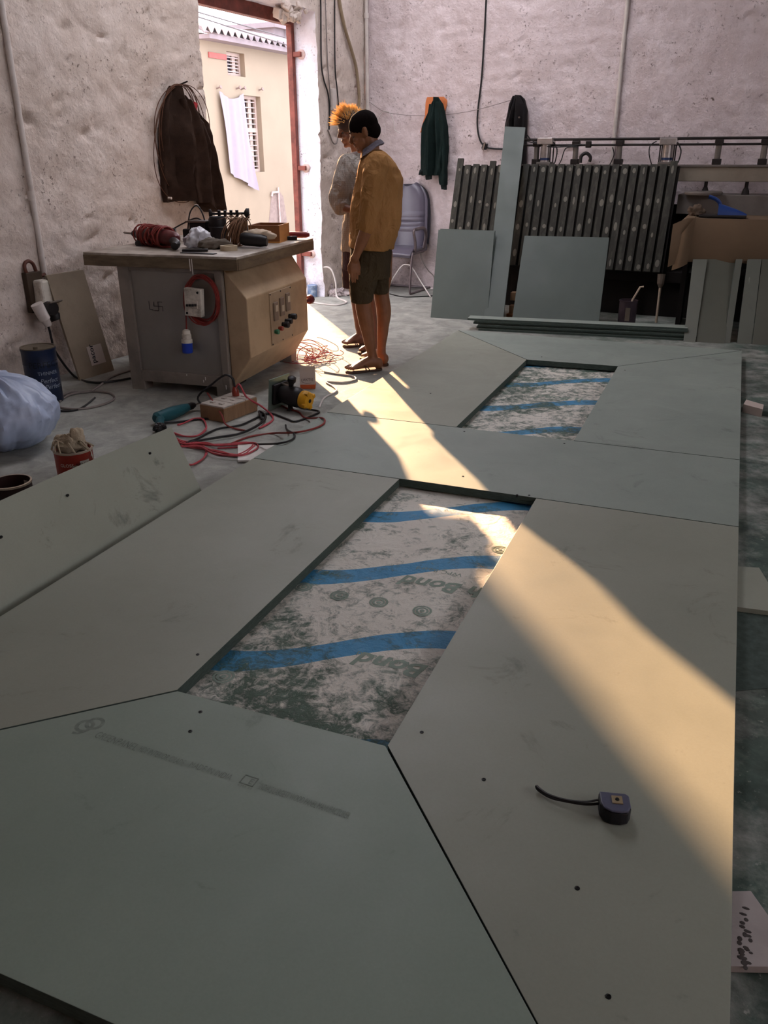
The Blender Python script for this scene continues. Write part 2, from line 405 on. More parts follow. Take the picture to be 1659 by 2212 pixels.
hs = thing('house', 'cream plastered house with corrugated roof across the yard', 'house', rm(FX-2, 12, YG))
y_a = 8.25; zt = fy(520, 112)[1]+.25
wins = []
for (u0, v0, u1, v1) in ((489, 113, 527, 164), (522, 207, 562, 372)):
    ya, za = fy(u0, v0); yb, zb = fy(u1, v0); _, zl = fy((u0+u1)/2, v1); wins.append((ya, yb, zl, (za+fy(u1, v0)[1])/2))
ycut = sorted({y_a, 22., *[q for w in wins for q in w[:2]]}); zcut = sorted({YG, zt, *[q for w in wins for q in w[2:]]})
mb = MB(RM)
for i in range(len(ycut)-1):
    for j in range(len(zcut)-1):
        cy, cz = (ycut[i]+ycut[i+1])/2, (zcut[j]+zcut[j+1])/2
        if not any(w[0] < cy < w[1] and w[2] < cz < w[3] for w in wins): mb.bb(FX-.3, FX, ycut[i], ycut[i+1], zcut[j], zcut[j+1])
mb.prism([(FX-.3, y_a+.02), (FX-.3, y_a+.5), (FX-5, y_a+5.8), (FX-5, y_a+5.4)], YG, zt); mb.bb(FX-5, FX-4.7, y_a+5.9, 22, YG, zt)
mb.build('wall', 'wall_cream', hs)
# corrugated sheet roof, wave seen at its eave
def rf(a, q):
    y0_ = 7.9+6.2*q; y = y0_+(21-y0_)*a; z = zt+.02+.06*sin(y*2*pi/.26)+q*1.25; return RM @ V((FX+.42-5.6*q, y, z))
mb = MB(); mb.sheet(rf, 400, 2, .012); mb.build('corrugated_roof', 'asbestos', hs, smooth=True)
mb = MB(RM); mb.bb(FX, FX+.36, y_a, 21, zt-.14, zt-.05); mb.build('eave_board', 'asbestos', hs)
for k, (ya, yb, z0, z1) in enumerate(wins):
    mb = MB(RM); w = .07; d0, d1 = FX-.2, FX-.14
    for q in ((ya, ya+w, z0, z1), (yb-w, yb, z0, z1), (ya+w, yb-w, z0, z0+w), (ya+w, yb-w, z1-w, z1)): mb.bb(d0, d1, *q)
    if k == 1: zm = z0+(z1-z0)*.56; mb.bb(d0, d1, ya+w, yb-w, zm-.05, zm+.05)
    wf = mb.build('window', 'window_wood', hs)
    ym = ya+w+(yb-ya-2*w)*.62
    MB(RM).bb(FX-.26, FX-.24, ya+w, yb-w, z0+w, z1-w).build('pane', 'pane_dark', wf)
    MB(RM).bb(FX-.22, FX-.17, ym, ym+.13, z0+w, z1-w).build('shutter_stile', 'window_wood', wf)
    n = 5 if k == 0 else 13
    for i in range(n):
        z = z0+w+(z1-z0-2*w)*(i+.5)/n; MB(RM).bb(FX-.16, FX-.145, ya+.02, yb-.02, z-.012, z+.012).build('window_bar', 'bar_white', wf)
ya, za = fy(449, 112); yb, zb = fy(488, 130)
tag(MB(RM).bb(FX, FX+.03, ya, yb, zb, za).build('wall_panel', 'sign_red'), 'faded red panel on the cream house beside its small upper window', 'panel')
# tap with its stain
tp = thing('water_tap', 'white water tap pipe on a stained patch of the cream house wall', 'tap', rm(FX+.05, fy(598, 480)[0], YG))
yy, zz = fy(598, 415); mb = MB(RM); mb.tube([(FX+.05, yy, YG), (FX+.05, yy, zz), (FX+.05, yy, zz+.12)], .025); mb.build('pipe', 'bar_white', tp)
mb = MB(RM); mb.tube([(FX+.05, yy, zz), (FX+.05, yy-.3, zz+.0), (FX+.05, yy-.34, zz-.1)], .03); mb.build('spout', 'bar_white', tp)
mb = MB(RM); mb.prism([(yy-.55, 0), (yy-.5, .5), (yy-.3, zz-YG-.1), (yy+.12, zz-YG+.02), (yy+.3, 1.2), (yy+.55, 0)], 0, .008, M=Matrix(((0, 0, 1, FX), (1, 0, 0, 0), (0, 1, 0, YG), (0, 0, 0, 1)))); mb.build('damp_patch', 'stain_grey', tp)
# hanging cloth
y0c, zc0 = fy(468, 197); y1c, _ = fy(520, 200); zc1 = fy(500, 415)[1]
def cl(a, q):
    y = y0c+(y1c-y0c)*a+q*.14+.16*q*a; sag = .14*sin(pi*a)*(1-q)
    z = zc0-sag+(zc1-zc0)*q*(.80+.2*a)
    return RM @ V((FX+.07+.05*sin(a*11+q*2.5)*(.35+.65*q)+.02*sin(a*27+q*5)+.05*q, y, z))
cloth = thing('cloth', 'thin white cloth hung from nails on the cream house wall', 'cloth', rm(FX+.07, (y0c+y1c)/2, zc1))
mb = MB(); mb.sheet(cl, 34, 40, .006); mb.build('fabric', 'curtain', cloth, smooth=True)
for u, v in ((468, 191), (510, 192), (521, 193), (559, 195)):
    y, z = fy(u, v); MB(RM).lath((FX-.01, y, z), (FX+.13, y, z+.03), [(.018, 0), (.018, .8), (.04, .85), (.04, 1)], 10).build('nail', 'stain_grey', cloth)
# block of a taller building behind, and the overhead wires
p0, p1 = onp(591, 60, rm(-15, 0, 0), RX), onp(660, 117, rm(-15, 0, 0), RX)
tb = thing('water_tower', 'pale blockwork upper storey rising behind the corrugated roof', 'building', RM @ V((-16.5, room_xy(p0)[1]+2, YG)))
MB(RM).bb(-18, -15, room_xy(p0)[1], room_xy(p0)[1]+5, YG, p0.z).build('wall', 'asbestos', tb)
MB(RM).bb(-18.2, -14.8, room_xy(p0)[1]-.2, room_xy(p0)[1]+5.2, p0.z, p0.z+.18).build('slab', 'asbestos', tb)
y, z = room_xy(p0)[1], p0.z; mb = MB(RM); mb.tube(curve_pts([(-14.95, y+.7, z+.4), (-14.9, y+.8, z-.3), (-14.9, y+.72, z-.9), (-14.9, y+1.1, z-1.3), (-14.95, y+.7, z-1.6)], 6), .035); mb.build('pipe', 'bar_white', tb)
for k, (ua, va, ub, vb) in enumerate(((420, 24, 622, 83), (420, 34, 622, 98))):
    a, b_ = onp(ua, va, rm(-6, 0, 0), RX), onp(ub, vb, rm(-7, 0, 0), RX); d = b_-a
    pts = [a+d*s-UP*.12*(1-(2*s-.8)**2)*0 for s in [-1.5+i*.25 for i in range(15)]]
    tag(MB().tube(pts, .012, 6).build('overhead_wire', 'wire_black'), ('upper' if k == 0 else 'lower')+' of the two overhead wires crossing the pale sky', 'wire')
# unseen shed by the lane, placed to keep the low sun off the left
sh = thing('shed', 'plain unseen shed placed outside the door to block the low sun', 'shed', rm(-5.5, -2, YG))
MB(RM).bb(-7.5, -3.5, -6, 1.54, YG, 4.3).build('wall', 'shed_wall', sh); MB(RM).bb(-7.7, -3.4, -6.2, 1.56, 4.3, 4.4).build('roof', 'asbestos', sh)
# ============================================================ the floor panels being assembled
ZT, ZB = .06, .022
def board_mat(name, c0, c1, seed, smudge=.5):
    m, t, b = new_mat(name); P = t.mapping(t.pos(), loc=(seed, -seed, 0)); MATS[name] = m
    n = t.noise(P, 1.3, 5, .6); f = t.noise(P, 160, 3, .6)
    c = t.ramp(n, [(.32, srgb(c0)), (.68, srgb(c1))])
    c = t.mix(t.math('MULTIPLY', f, .16), c, srgb('#3d453f'))
    sm = t.noise(t.mapping(P, scale=(1, 1, 1), loc=(4, 2, 0)), 3.6, 9, .72, .7)
    c = t.mix(t.ramp(sm, [(.60, (0, 0, 0)), (.72, (smudge,)*3)]), c, srgb('#464c48'))
    sc = t.noise(t.mapping(P, scale=(30, 4, 1), rot=(0, 0, .7)), 2.2, 2, .5, 1.5)
    c = t.mix(t.ramp(sc, [(.79, (0, 0, 0)), (.81, (.3,)*3)]), c, srgb('#b9bdb4'))
    t.set(b.inputs['Base Color'], c)
    t.set(b.inputs['Roughness'], t.ramp(sm, [(.3, (.42,)*3), (.7, (.6,)*3)])); b.inputs['Specular IOR Level'].default_value = .45
    t.set(b.inputs['Normal'], t.bump(f, .05, .002)); return m
board_mat('board_a', '#7d8b7f', '#889589', 1.); board_mat('board_b', '#8a8d80', '#94978a', 5.); board_mat('board_c', '#848e86', '#909a91', 9.)
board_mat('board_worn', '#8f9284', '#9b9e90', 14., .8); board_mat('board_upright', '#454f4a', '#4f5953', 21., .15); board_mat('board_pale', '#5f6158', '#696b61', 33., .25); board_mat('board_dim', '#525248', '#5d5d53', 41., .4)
mat('board_edge', '#3f4b45', .8, var=.3, vs=40, aniso=(1, 1, 6)); mat('screw_dark', '#1c1c1c', .4, .6); mat('ink_grey', '#737c74', .8, var=.25, vs=60)
def panel(name, label, poly, m, screws=(), z1=ZT, z0=ZB, group='grey-green floor panels'):
    cx = sum(p[0] for p in poly)/len(poly); cy = sum(p[1] for p in poly)/len(poly)
    g = .003; q = []
    n = len(poly)
    for i in range(n):                                  # joint: every edge drawn back a little
        a, b2, c = V((*poly[i-1], 0)), V((*poly[i], 0)), V((*poly[(i+1) % n], 0))
        e0 = (b2-a).normalized(); e1 = (c-b2).normalized(); n0 = V((-e0.y, e0.x, 0)); n1 = V((-e1.y, e1.x, 0))
        k = (n0+n1); k = k/max(.3, 1+n0.dot(n1)); q.append((b2+k*g)[:2])
    o = MB().prism(q, z0, z1).build(name, [m, 'board_edge'], bevel=.0012, org=V((cx, cy, z0)))
    for p in o.data.polygons:
        if abs(p.normal.z) < .5: p.material_index = 1
    tag(o, label, 'panel', group)
    for (u, v) in screws:
        s = onz(u, v, z1); MB().lathe([(.0035, -.01), (.0055, 0), (.0055, .0012), (.003, .0016), (.0028, .0004)], (s.x, s.y, s.z), 10).build('screw', 'screw_dark', o)
    return o
XL, XR = -2.05, .20
near_panel = panel('floor_panel', 'near trapezoid grey-green panel with faint maker print, in front', [(XL, .70), (.135, .70), (-.63, 1.56), (-1.265, 1.56), (XL, .817)], 'board_a', [(433, 1538), (411, 1580)])
panel('floor_panel', 'long panel left of the larger blue-striped opening', [(XL, .817), (-1.265, 1.56), (-1.265, 3.32), (XL, 3.32)], 'board_b', [(427, 1414)])
panel('floor_panel', 'sunlit panel on the right carrying the tape measure', [(.20, .62), (.20, 3.32), (-.63, 3.32), (-.63, 1.56)], 'board_b', [(911, 1582), (1045, 1684), (1247, 1919), (1314, 2153)])
panel('floor_panel', 'middle cross panel between the two blue-striped openings', [(XL, 3.32), (XR, 3.32), (XR, 4.165), (XL, 4.165)], 'board_c', [(1000, 1029), (1117, 1069), (1143, 1070), (1003, 932), (1219, 958)])
panel('floor_panel', 'panel beside the standing men, left of the smaller opening', [(XL, 4.165), (-1.255, 4.165), (-1.255, 5.885), (XL, 6.745)], 'board_b', [(930, 850)])
panel('floor_panel', 'dull grey panel right of the smaller opening', [(-.615, 4.165), (XR, 4.165), (XR, 6.755), (-.615, 5.915)], 'board_c', [(1350, 800)])
panel('floor_panel', 'far pale cross panel nearest the stacked sheets', [(-1.255, 5.885), (-.615, 5.915), (XR, 6.755), (XL, 6.745)], 'board_c', [(1170, 771)])
# the maker's print on the near panel (its machine-readable square is left out)
xd = (onz(752, 1760, ZT)-onz(212, 1580, ZT)).normalized(); yd = V((-xd.y, xd.x, 0))
def txt(s, u, v, size, **k):
    p = onz(u, v, ZT+.0003); return text_obj('print', s, p, xd, yd, size, 'ink_grey', near_panel, thick=.0004, **k)
def fitx(ua, va, ub, vb): return (onz(ub, vb, ZT)-onz(ua, va, ZT)).length
txt('GREENPANEL', 201, 1592, .036, fit=fitx(201, 1592, 290, 1622)); txt('HDF INTERIOR GRADE', 296, 1622, .030, fit=fitx(296, 1622, 395, 1652)); txt('MADE IN INDIA', 405, 1656, .030, fit=fitx(405, 1656, 496, 1686))
txt("INDIA'S LARGEST WOOD PANEL MANUFACTURER", 556, 1704, .030, fit=fitx(556, 1704, 752, 1768))
o1, o2 = onz(183, 1568, ZT+.0006), onz(205, 1563, ZT+.0006)
mb = MB()
for c, r in ((o1, .021), (o2, .021)): mb.tube([c+V((cos(k*pi/12)*r, sin(k*pi/12)*r, 0)) for k in range(24)], .0052, 4, closed=True, flat=.08)
mb.tube(curve_pts([o1+V((.019, -.012, 0)), o1+V((.004, -.03, 0)), o1+V((-.012, -.034, 0))], 5), .0045, 4, flat=.08)
mb.build('print', 'ink_grey', near_panel, smooth=True)
c = onz(538, 1686, ZT+.0006); mb = MB(frame_at(c, atan2(xd.y, xd.x)))
for q in ((0, .014, .036, .003), (0, -.014, .036, .003), (-.018, 0, .003, .03), (.018, 0, .003, .03)): mb.box((q[0], q[1], 0), (q[2], q[3], .0004))
mb.build('print', 'ink_grey', near_panel); txt('E', 534, 1692, .026); txt('CM/L 53', 512, 1697, .011)
# pencil lines and scratches live in the board material

# printed protective film seen through the openings
m, t, b = new_mat('film'); MATS['film'] = m; P = t.pos(); s3 = t.node('ShaderNodeSeparateXYZ'); t.set(s3.inputs[0], P); X, Y = s3.outputs[0], s3.outputs[1]
wave = t.math('MULTIPLY', t.math('SINE', t.math('MULTIPLY', t.math('ADD', X, .96), 4.2)), .19)
ph = t.math('PINGPONG', t.math('SUBTRACT', t.math('SUBTRACT', Y, wave), 2.565), .2925)
band = t.math('LESS_THAN', ph, t.math('ADD', .053, t.math('MULTIPLY', X, -.004)))
c = t.mix(band, srgb('#e8e4d9'), srgb('#4296c6'))
d1 = t.noise(P, 5.5, 9, .74, .9); d2 = t.noise(t.mapping(P, loc=(3, 3, 1)), 26, 8, .75, .6); big = t.noise(t.mapping(P, loc=(1, 9, 0)), 1.9, 4, .6)
nearer = t.math('MULTIPLY', t.math('SUBTRACT', 2.15, Y), .26)
nearer = t.math('MAXIMUM', nearer, t.math('MULTIPLY', t.math('GREATER_THAN', Y, 3.9), .10))
dust = t.math('ADD', t.math('ADD', t.math('MULTIPLY', d1, .75), t.math('MULTIPLY', d2, .75)), t.math('ADD', nearer, t.math('MULTIPLY', big, .35)))
f = t.ramp(t.math('MULTIPLY', dust, .7), [(.66, (0, 0, 0)), (.77, (.95,)*3)])
c = t.mix(f, c, t.ramp(d2, [(.35, srgb('#1d3a29')), (.68, srgb('#3d6350'))]))
c = t.mix(t.ramp(d2, [(.60, (0, 0, 0)), (.72, (.7,)*3)]), c, srgb('#e4e1d6'))
t.set(b.inputs['Base Color'], c); b.inputs['Roughness'].default_value = .45
t.set(b.inputs['Normal'], t.bump(t.math('ADD', t.math('ABSOLUTE', t.math('SUBTRACT', t.noise(t.mapping(P, loc=(7, 2, 0)), 6, 3, .5, 1.2), .5)), t.math('ADD', t.math('MULTIPLY', d1, .6), t.math('MULTIPLY', d2, .4))), 1., .022))
def filmz(x, y): return .0125+.0035*noise.noise((x*7, y*7, 0))+.002*abs(noise.noise((x*23+noise.noise((x*5, y*5, 2))*3, y*13, 4)))
mat('ink_green', '#87968a', .8, var=.2, vs=30)
def film(x0, x1, y0, y1, label):
    o = MB().sheet(lambda a, q: (x0+(x1-x0)*a, y0+(y1-y0)*q, filmz(x0+(x1-x0)*a, y0+(y1-y0)*q)), 46, 96, .002).build('protective_film', 'film', smooth=True)
    return tag(o, label, 'film', 'printed films under the panels')
f1 = film(-1.5, -.42, 1.35, 3.5, 'dusty white film with blue waves in the larger opening'); f2 = film(-1.5, -.42, 4.0, 6.1, 'dusty white film with blue waves in the smaller far opening')
def onfilm(p): return V((p.x, p.y, filmz(p.x, p.y)+.0011))
def ftxt(s, u, v, size, fo, **k):
    p = onz(u, v, .013); return text_obj('print', s, p, (-1, -.02, 0), (0.02, -1, 0), size, 'ink_green', fo, fn=onfilm, **k)
ftxt('h Bond', 1050, 1273, .105, f1, shear=.25, bold=.003); ftxt('WPC Board', 1000, 1240, .036, f1)
ftxt('n Bond', 985, 1452, .105, f1, shear=.25, bold=.003); ftxt('WPC Board', 890, 1432, .036, f1)
ftxt('h Bond', 1262, 862, .1, f2, shear=.25, bold=.003)
def ring(u, v, fo, r=.03):
    c = onz(u, v, .013); mb = MB()
    for q in (r, r*.62): mb.tube([onfilm(c+V((cos(k*pi/9)*q, sin(k*pi/9)*q, 0))) for k in range(18)], r*.13, 4, closed=True, flat=.1)
    mb.ball(onfilm(c), (r*.3, r*.3, .0006), 8, 4); mb.build('print', 'ink_green', fo, smooth=True)
for u, v in ((483, 1461), (733, 1287), (818, 1302), (912, 1320), (655, 1268), (1080, 1188), (770, 1138)): ring(u, v, f1)
# floor strip under the near edge, left of the near panel
o = MB().sheet(lambda a, q: (-1.32+.5*a, .40+.14*q+.02*a, .004+.02*abs(noise.noise((a*6, q*4, 3)))), 20, 6, .003).build('film_scrap', mat('scrap_film', '#8d8571', .6, var=.25, vs=14, dirt='#2c352e', dirt_amt=.8, ds=9), smooth=True)
tag(o, 'crumpled scrap of dusty film under the near panel edge', 'film scrap')
# ============================================================ the panel saw bench and what lies on it
mat('saw_grey', '#847b72', .45, .2, var=.12, vs=3, dirt='#4a433d', dirt_amt=.5, ds=4, spec=.5); mat('saw_panel', '#837d76', .38, .3, var=.12, vs=2.2, dirt='#8b857d', dirt_amt=.5, ds=3, spec=.6)
mat('saw_beige', '#b39b7d', .5, .1, var=.08, vs=2.5, dirt='#7d6850', dirt_amt=.4, ds=3.5); mat('plate_beige', '#a8937a', .5, .1, var=.06, dirt='#7f6a55', dirt_amt=.4, ds=6)
mat('bench_top', '#8d8276', .5, .1, var=.15, vs=9, dirt='#d3cbc1', dirt_amt=.7, ds=4); mat('bench_edge', '#6a5b48', .6, var=.3, vs=5, aniso=(1, 1, 5), dirt='#3c332a', dirt_amt=.6, ds=7)
mat('black_plastic', '#1d1a1b', .45, var=.3); mat('black_iron', '#231f20', .5, .5, var=.35, vs=14); mat('switch_grey', '#7d6d5f', .5); mat('switch_pale', '#b7a893', .5)
mat('cable_red', '#7d2b26', .5, var=.3, vs=20); mat('cable_black', '#1b1a1b', .5, var=.2); mat('cable_pink', '#b0464e', .5, var=.25, vs=15); mat('cable_white', '#c9c2be', .5); mat('cable_brown', '#5a3328', .6)
mat('mcb_white', '#cfc8bb', .5, var=.06, dirt='#5c4b3c', dirt_amt=.6, ds=14); mat('plug_blue', '#1e3a9c', .4); mat('mark_dark', '#3f3836', .7); mat('paint_white', '#ddd9d3', .7)
mat('green_lens', '#2f6a4d', .3); mat('red_lens', '#8a3628', .3); mat('knob_maroon', '#5b2530', .4)
SAW_A = radians(4.5); SAW_O = V((-2.75, 4.40, 0)); ST = frame_at(SAW_O, SAW_A)
saw = thing('saw_bench', 'grey steel saw bench with beige control housing, crowded with tools', 'saw bench', ST @ V((-.47, .55, 0)))
TX0, TX1, TY1 = -1.06, .02, 1.22
o = MB(ST).bb(TX0, TX1, 0, TY1, .865, .88).build('table_top', 'bench_top', saw, bevel=.003)
MB(ST).bb(TX0, TX1, -.004, .012, .80, .866).build('table_edge', 'bench_edge', saw, bevel=.002); MB(ST).bb(TX1-.012, TX1+.004, .012, TY1, .80, .866).build('table_edge', 'bench_edge', saw, bevel=.002)
MB(ST).bb(TX0, TX0+.012, .012, TY1, .80, .866).build('table_edge', 'bench_edge', saw, bevel=.002); MB(ST).bb(TX0+.012, TX1-.012, TY1-.012, TY1, .80, .866).build('table_edge', 'bench_edge', saw, bevel=.002)
CX0, CX1, CY0, CY1 = -.845, -.11, .03, 1.12
mb = MB(ST)
mb.bb(CX0, CX0+.085, CY0, CY0+.05, .07, .80); mb.bb(CX1-.05, CX1, CY0, CY0+.05, .07, .80); mb.bb(CX0+.085, CX1-.05, CY0, CY0+.05, .06, .135); mb.bb(CX0+.085, CX1-.05, CY0, CY0+.05, .775, .80)
mb.build('front_frame', 'saw_grey', saw, bevel=.004)
fp = MB(ST).bb(CX0+.085, CX1-.05, CY0+.018, CY0+.03, .135, .775).build('front_panel', 'saw_panel', saw)
mb = MB(ST); mb.bb(CX0, CX0+.01, CY0+.05, CY1, .06, .80); mb.bb(CX0+.01, CX1, CY1-.01, CY1, .06, .80); mb.bb(CX1-.01, CX1, CY0+.05, CY1-.01, .06, .80); mb.build('side_panel', 'saw_grey', saw)
for x, y in ((CX0, CY0), (CX1-.1, CY0), (CX0, CY1-.1), (CX1-.1, CY1-.1)): MB(ST).bb(x, x+.1, y, y+.1, 0, .075).build('leg', 'saw_grey', saw, bevel=.004)
# beige housing: a shallow hopper on the right side
b0, b1 = [(.06, .06), (1.08, .06), (1.08, .80), (.06, .80)], [(.045, .262), (1.0, .262), (1.0, .628), (.045, .628)]
vsx = [(CX1+.002, y, z) for y, z in b0]+[(.045, y, z) for y, z in b1]
MB(ST).add(vsx, [(0, 1, 2, 3), (7, 6, 5, 4)]+[(i, (i+1) % 4, 4+(i+1) % 4, 4+i) for i in range(4)]).build('control_housing', 'saw_beige', saw, bevel=.006)
pl_ = MB(ST).bb(.045, .052, .36, .70, .275, .615).build('control_plate', 'plate_beige', saw, bevel=.002)
for k, (y, z) in enumerate(((.43, .49), (.53, .505), (.63, .52))):
    s = MB(ST).bb(.052, .064, y-.032, y+.032, z-.06, z+.06).build('switch', 'switch_grey', pl_, bevel=.004)
    MB(ST).bb(.064, .068, y-.018, y+.018, z+(.0 if k != 1 else -.03), z+(.04 if k != 1 else .01)).build('switch_window', 'switch_pale', pl_)
for k, (y, z, mm, r, l) in enumerate(((.41, .36, 'green_lens', .016, .03), (.475, .37, 'red_lens', .015, .03), (.535, .385, 'red_lens', .02, .05), (.585, .40, 'black_plastic', .018, .05), (.65, .42, 'black_plastic', .02, .055))):
    MB(ST).lath((.052, y, z), (.052+l, y, z), [(r*.8, 0), (r*.8, .3), (r, .35), (r*1.05, .9), (r*.9, 1)], 14).build('knob', mm if k < 2 else 'black_plastic', pl_, smooth=30)
for y in (.368, .53, .692):
    for z in (.283, .607): MB(ST).lath((.052, y, z), (.055, y, z), [(.006, 0), (.005, 1)], 8).build('screw', 'screw_dark', pl_)
MB(ST).lath((.045, 1.0, .47), (.045, 1.09, .47), [(.012, 0), (.012, .35), (.03, .4), (.034, .7), (.022, 1)], 12).build('hand_knob', 'knob_maroon', saw, smooth=40)
# hand-drawn mark on the front panel, paint splashes
mb = MB(ST); yy = CY0+.0165; cx, cz, q = -.585, .555, .028
for a, b2 in (((-1, 1), (-1, 0)), ((-1, 0), (1, 0)), ((1, 0), (1, -1)), ((0, 1), (0, -1)), ((0, 1), (1, 1)), ((0, -1), (-1, -1))):
    mb.tube([(cx+a[0]*q*1.1, yy, cz+a[1]*q), (cx+(a[0]+b2[0])/2*q*1.1, yy, cz+(a[1]+b2[1])/2*q+.001), (cx+b2[0]*q*1.1, yy, cz+b2[1]*q)], .0045, 5, flat=.35)
mb.tube([(cx-.065, yy, cz+.03), (cx-.066, yy, cz-.02), (cx-.04, yy, cz-.025)], .004, 5, flat=.35); mb.build('painted_mark', 'mark_dark', saw, smooth=True)
rnd = random.Random(8)
mb = MB(ST)
for k in range(4): x = (-.42, -.30, -.285, -.14)[k]; z = (.12, .085, .10, .05)[k]; mb.bb(x, x+.004, CY0-.003, CY0-.0005, z, z+.01+.006*k)
for x, w in ((-.3, .07), (-.285, .09)): mb.bb(x, x+.005, -.0055, -.004, .86-w, .862)
mb.build('paint_splash', 'paint_white', saw)['kind'] = 'stuff'
# breaker box on a coil of red cable, hung on the cabinet front
bx = thing('breaker_box', 'white breaker box wrapped in red cable hung on the saw front', 'breaker box', ST @ V((-.28, CY0-.04, .52)))
rnd = random.Random(3); mb = MB(ST)
for k in range(13):
    r = .115+rnd.uniform(-.012, .012); cx, cz = -.245+rnd.uniform(-.008, .008), .615+rnd.uniform(-.01, .01); ph = rnd.uniform(0, 6)
    mb.tube([(cx+cos(a)*r*.93, CY0-.006-.03*((k % 5)/5)-.004*sin(3*a+ph), cz+sin(a)*r*(1.2+.05*sin(2*a+ph))) for a in [i*pi/18 for i in range(36)]], .0042, 6, closed=True)
mb.build('cable_coil', 'cable_red', bx, smooth=True)
bd = MB(ST).box((-.285, CY0-.045, .605), (.115, .045, .17), ry=radians(4)).build('casing', 'mcb_white', bx, bevel=.004)
MB(ST).box((-.287, CY0-.072, .597), (.078, .012, .048), ry=radians(4)).build('switch_bank', 'mcb_white', bd, bevel=.002)
for k in range(4): MB(ST).box((-.316+k*.0195, CY0-.082, .590+k*.0013), (.011, .014, .013), ry=radians(4)).build('lever', 'black_plastic', bd)
for dx, dz in ((.04, .062), (-.045, -.065)): MB(ST).lath((-.285+dx, CY0-.067, .605+dz), (-.285+dx, CY0-.071, .605+dz), [(.008, 0), (.007, 1)], 10).build('screw', 'screw_dark', bd)
mb = MB(ST); mb.tube(curve_pts([(-.345, CY0-.01, .66), (-.372, CY0-.02, .60), (-.368, CY0-.02, .52), (-.372, CY0-.025, .425)], 6), .005); mb.build('flex', 'cable_red', bx, smooth=True)
MB(ST).lath((-.372, CY0-.035, .345), (-.372, CY0-.03, .43), [(.036, 0), (.035, .3), (.031, .32), (.03, .62), (.026, .66), (.024, .9), (.012, 1)], 16).build('plug_body', 'mcb_white', bx, smooth=35)
MB(ST).lath((-.373, CY0-.037, .282), (-.372, CY0-.035, .347), [(.031, 0), (.034, .1), (.034, 1)], 16).build('plug_collar', 'plug_blue', bx, smooth=35)

# ---- on the table (z = .88)
Z8 = .88
mat('drill_maroon', '#5a2426', .4, var=.3, vs=18); mat('bit_steel', '#7a7068', .35, .9); mat('bag_clear', '#dcdce2', .35, var=.05, bump=.6, bs=25, trans=.25); mat('wood_box', '#b07a3f', .6, var=.15, vs=5, aniso=(1, 1, 8)); mat('wood_dark', '#7a4c2a', .7)
mat('twine', '#7b5a44', .9, var=.35, vs=30, bump=.6, bs=80); mat('tape_ring', '#b5a58c', .7); mat('cloth_grey', '#655c52', .9, var=.2); mat('tool_red', '#7b2a2c', .45); mat('fluff', '#c7b59f', .95, var=.2)
d = thing('power_drill', 'dark red power drill wrapped in its own cable on the saw bench', 'drill', ST @ V((-.75, .42, Z8)))
a_, e_ = V((-.99, .53, .945)), V((-.55, .30, .945)); dv = (e_-a_).normalized()
MB(ST).lath(a_-dv*.20, a_-dv*.05, [(.002, 0), (.0075, .1), (.0075, 1)], 8).build('drill_bit', 'bit_steel', d, smooth=True)
MB(ST).lath(a_-dv*.065, a_+dv*.03, [(.016, 0), (.021, .1), (.021, .42), (.027, .45), (.029, .9), (.026, 1)], 18).build('chuck', 'black_iron', d, smooth=35)
MB(ST).lath(a_+dv*.025, e_, [(.034, 0), (.045, .15), (.052, .5), (.05, .8), (.04, .95), (.02, 1)], 18).build('motor_body', 'drill_maroon', d, smooth=35)
mb = MB(ST); mb.tube(curve_pts([a_+dv*.07+V((0, 0, -.02)), a_+dv*.08+V((-.015, -.05, -.045)), a_+dv*.1+V((-.01, -.08, -.05))], 5), .022, 10); mb.build('side_handle', 'black_plastic', d, smooth=True)
mb = MB(ST); mb.tube(curve_pts([e_-dv*.1, e_+dv*.0+V((.02, -.05, -.02)), e_+dv*.03+V((.01, -.09, -.035))], 5), .026, 10); mb.build('handle', 'black_plastic', d, smooth=True)
mb = MB(ST); rnd = random.Random(5)
for k in range(22):
    c = a_+dv*(.20+rnd.uniform(-.12, .16)); r = .062+rnd.uniform(-.004, .012); q = dv.to_track_quat('Z', 'Y').to_matrix(); tl = rnd.uniform(-.9, .9)
    pts = []
    for i in range(26):
        a = 2*pi*i/26; pts.append(c+q @ V((cos(a)*r*1.0, sin(a)*r*.98, tl*.07*cos(a+k))))
    for p in pts: p.z = max(p.z, Z8+.006)
    mb.tube(pts, .0048, 6, closed=True)
mb.build('cable_wrap', 'cable_red', d, smooth=True)
def crumple(mb, c, r, seed, n=44, m=28, amp=.28, fl=0.):
    k = len(mb.v); mb.ball(c, r, n, m); T = mb.T; C = T @ V(c); sz = .07/max(r)
    for i in range(k, len(mb.v)):
        p = (mb.v[i]-C); q = p*sz; s = 1+amp*1.3*(.5-1.6*abs(noise.noise(q*17+V((seed, 0, 0)))))+amp*.9*(.4-1.4*abs(noise.noise(q*38+V((0, seed, 0)))))+amp*.5*noise.noise(q*80)
        q = C+p*s; q.z = max(q.z, fl); mb.v[i] = q
mb = MB(ST); crumple(mb, (-.47, .42, Z8+.055), (.085, .07, .062), 2.2, fl=Z8+.001); tag(mb.build('plastic_bag', 'bag_clear', smooth=70), 'crumpled clear plastic bag behind the wrapped red drill', 'plastic bag')
mb = MB(ST); crumple(mb, (-.34, .40, Z8+.03), (.10, .06, .035), 7.7, amp=.35, fl=Z8+.001); tag(mb.build('work_glove', 'cloth_grey', smooth=60), 'dirty grey work glove lying before the twine coil', 'glove')
tag(MB(ST).lathe([(.036, 0), (.055, 0), (.055, .03), (.036, .03), (.036, 0)], (-.20, .33, Z8), 26, cap=False).build('tape_roll', 'tape_ring', smooth=35), 'beige masking tape roll near the bench corner', 'tape roll')
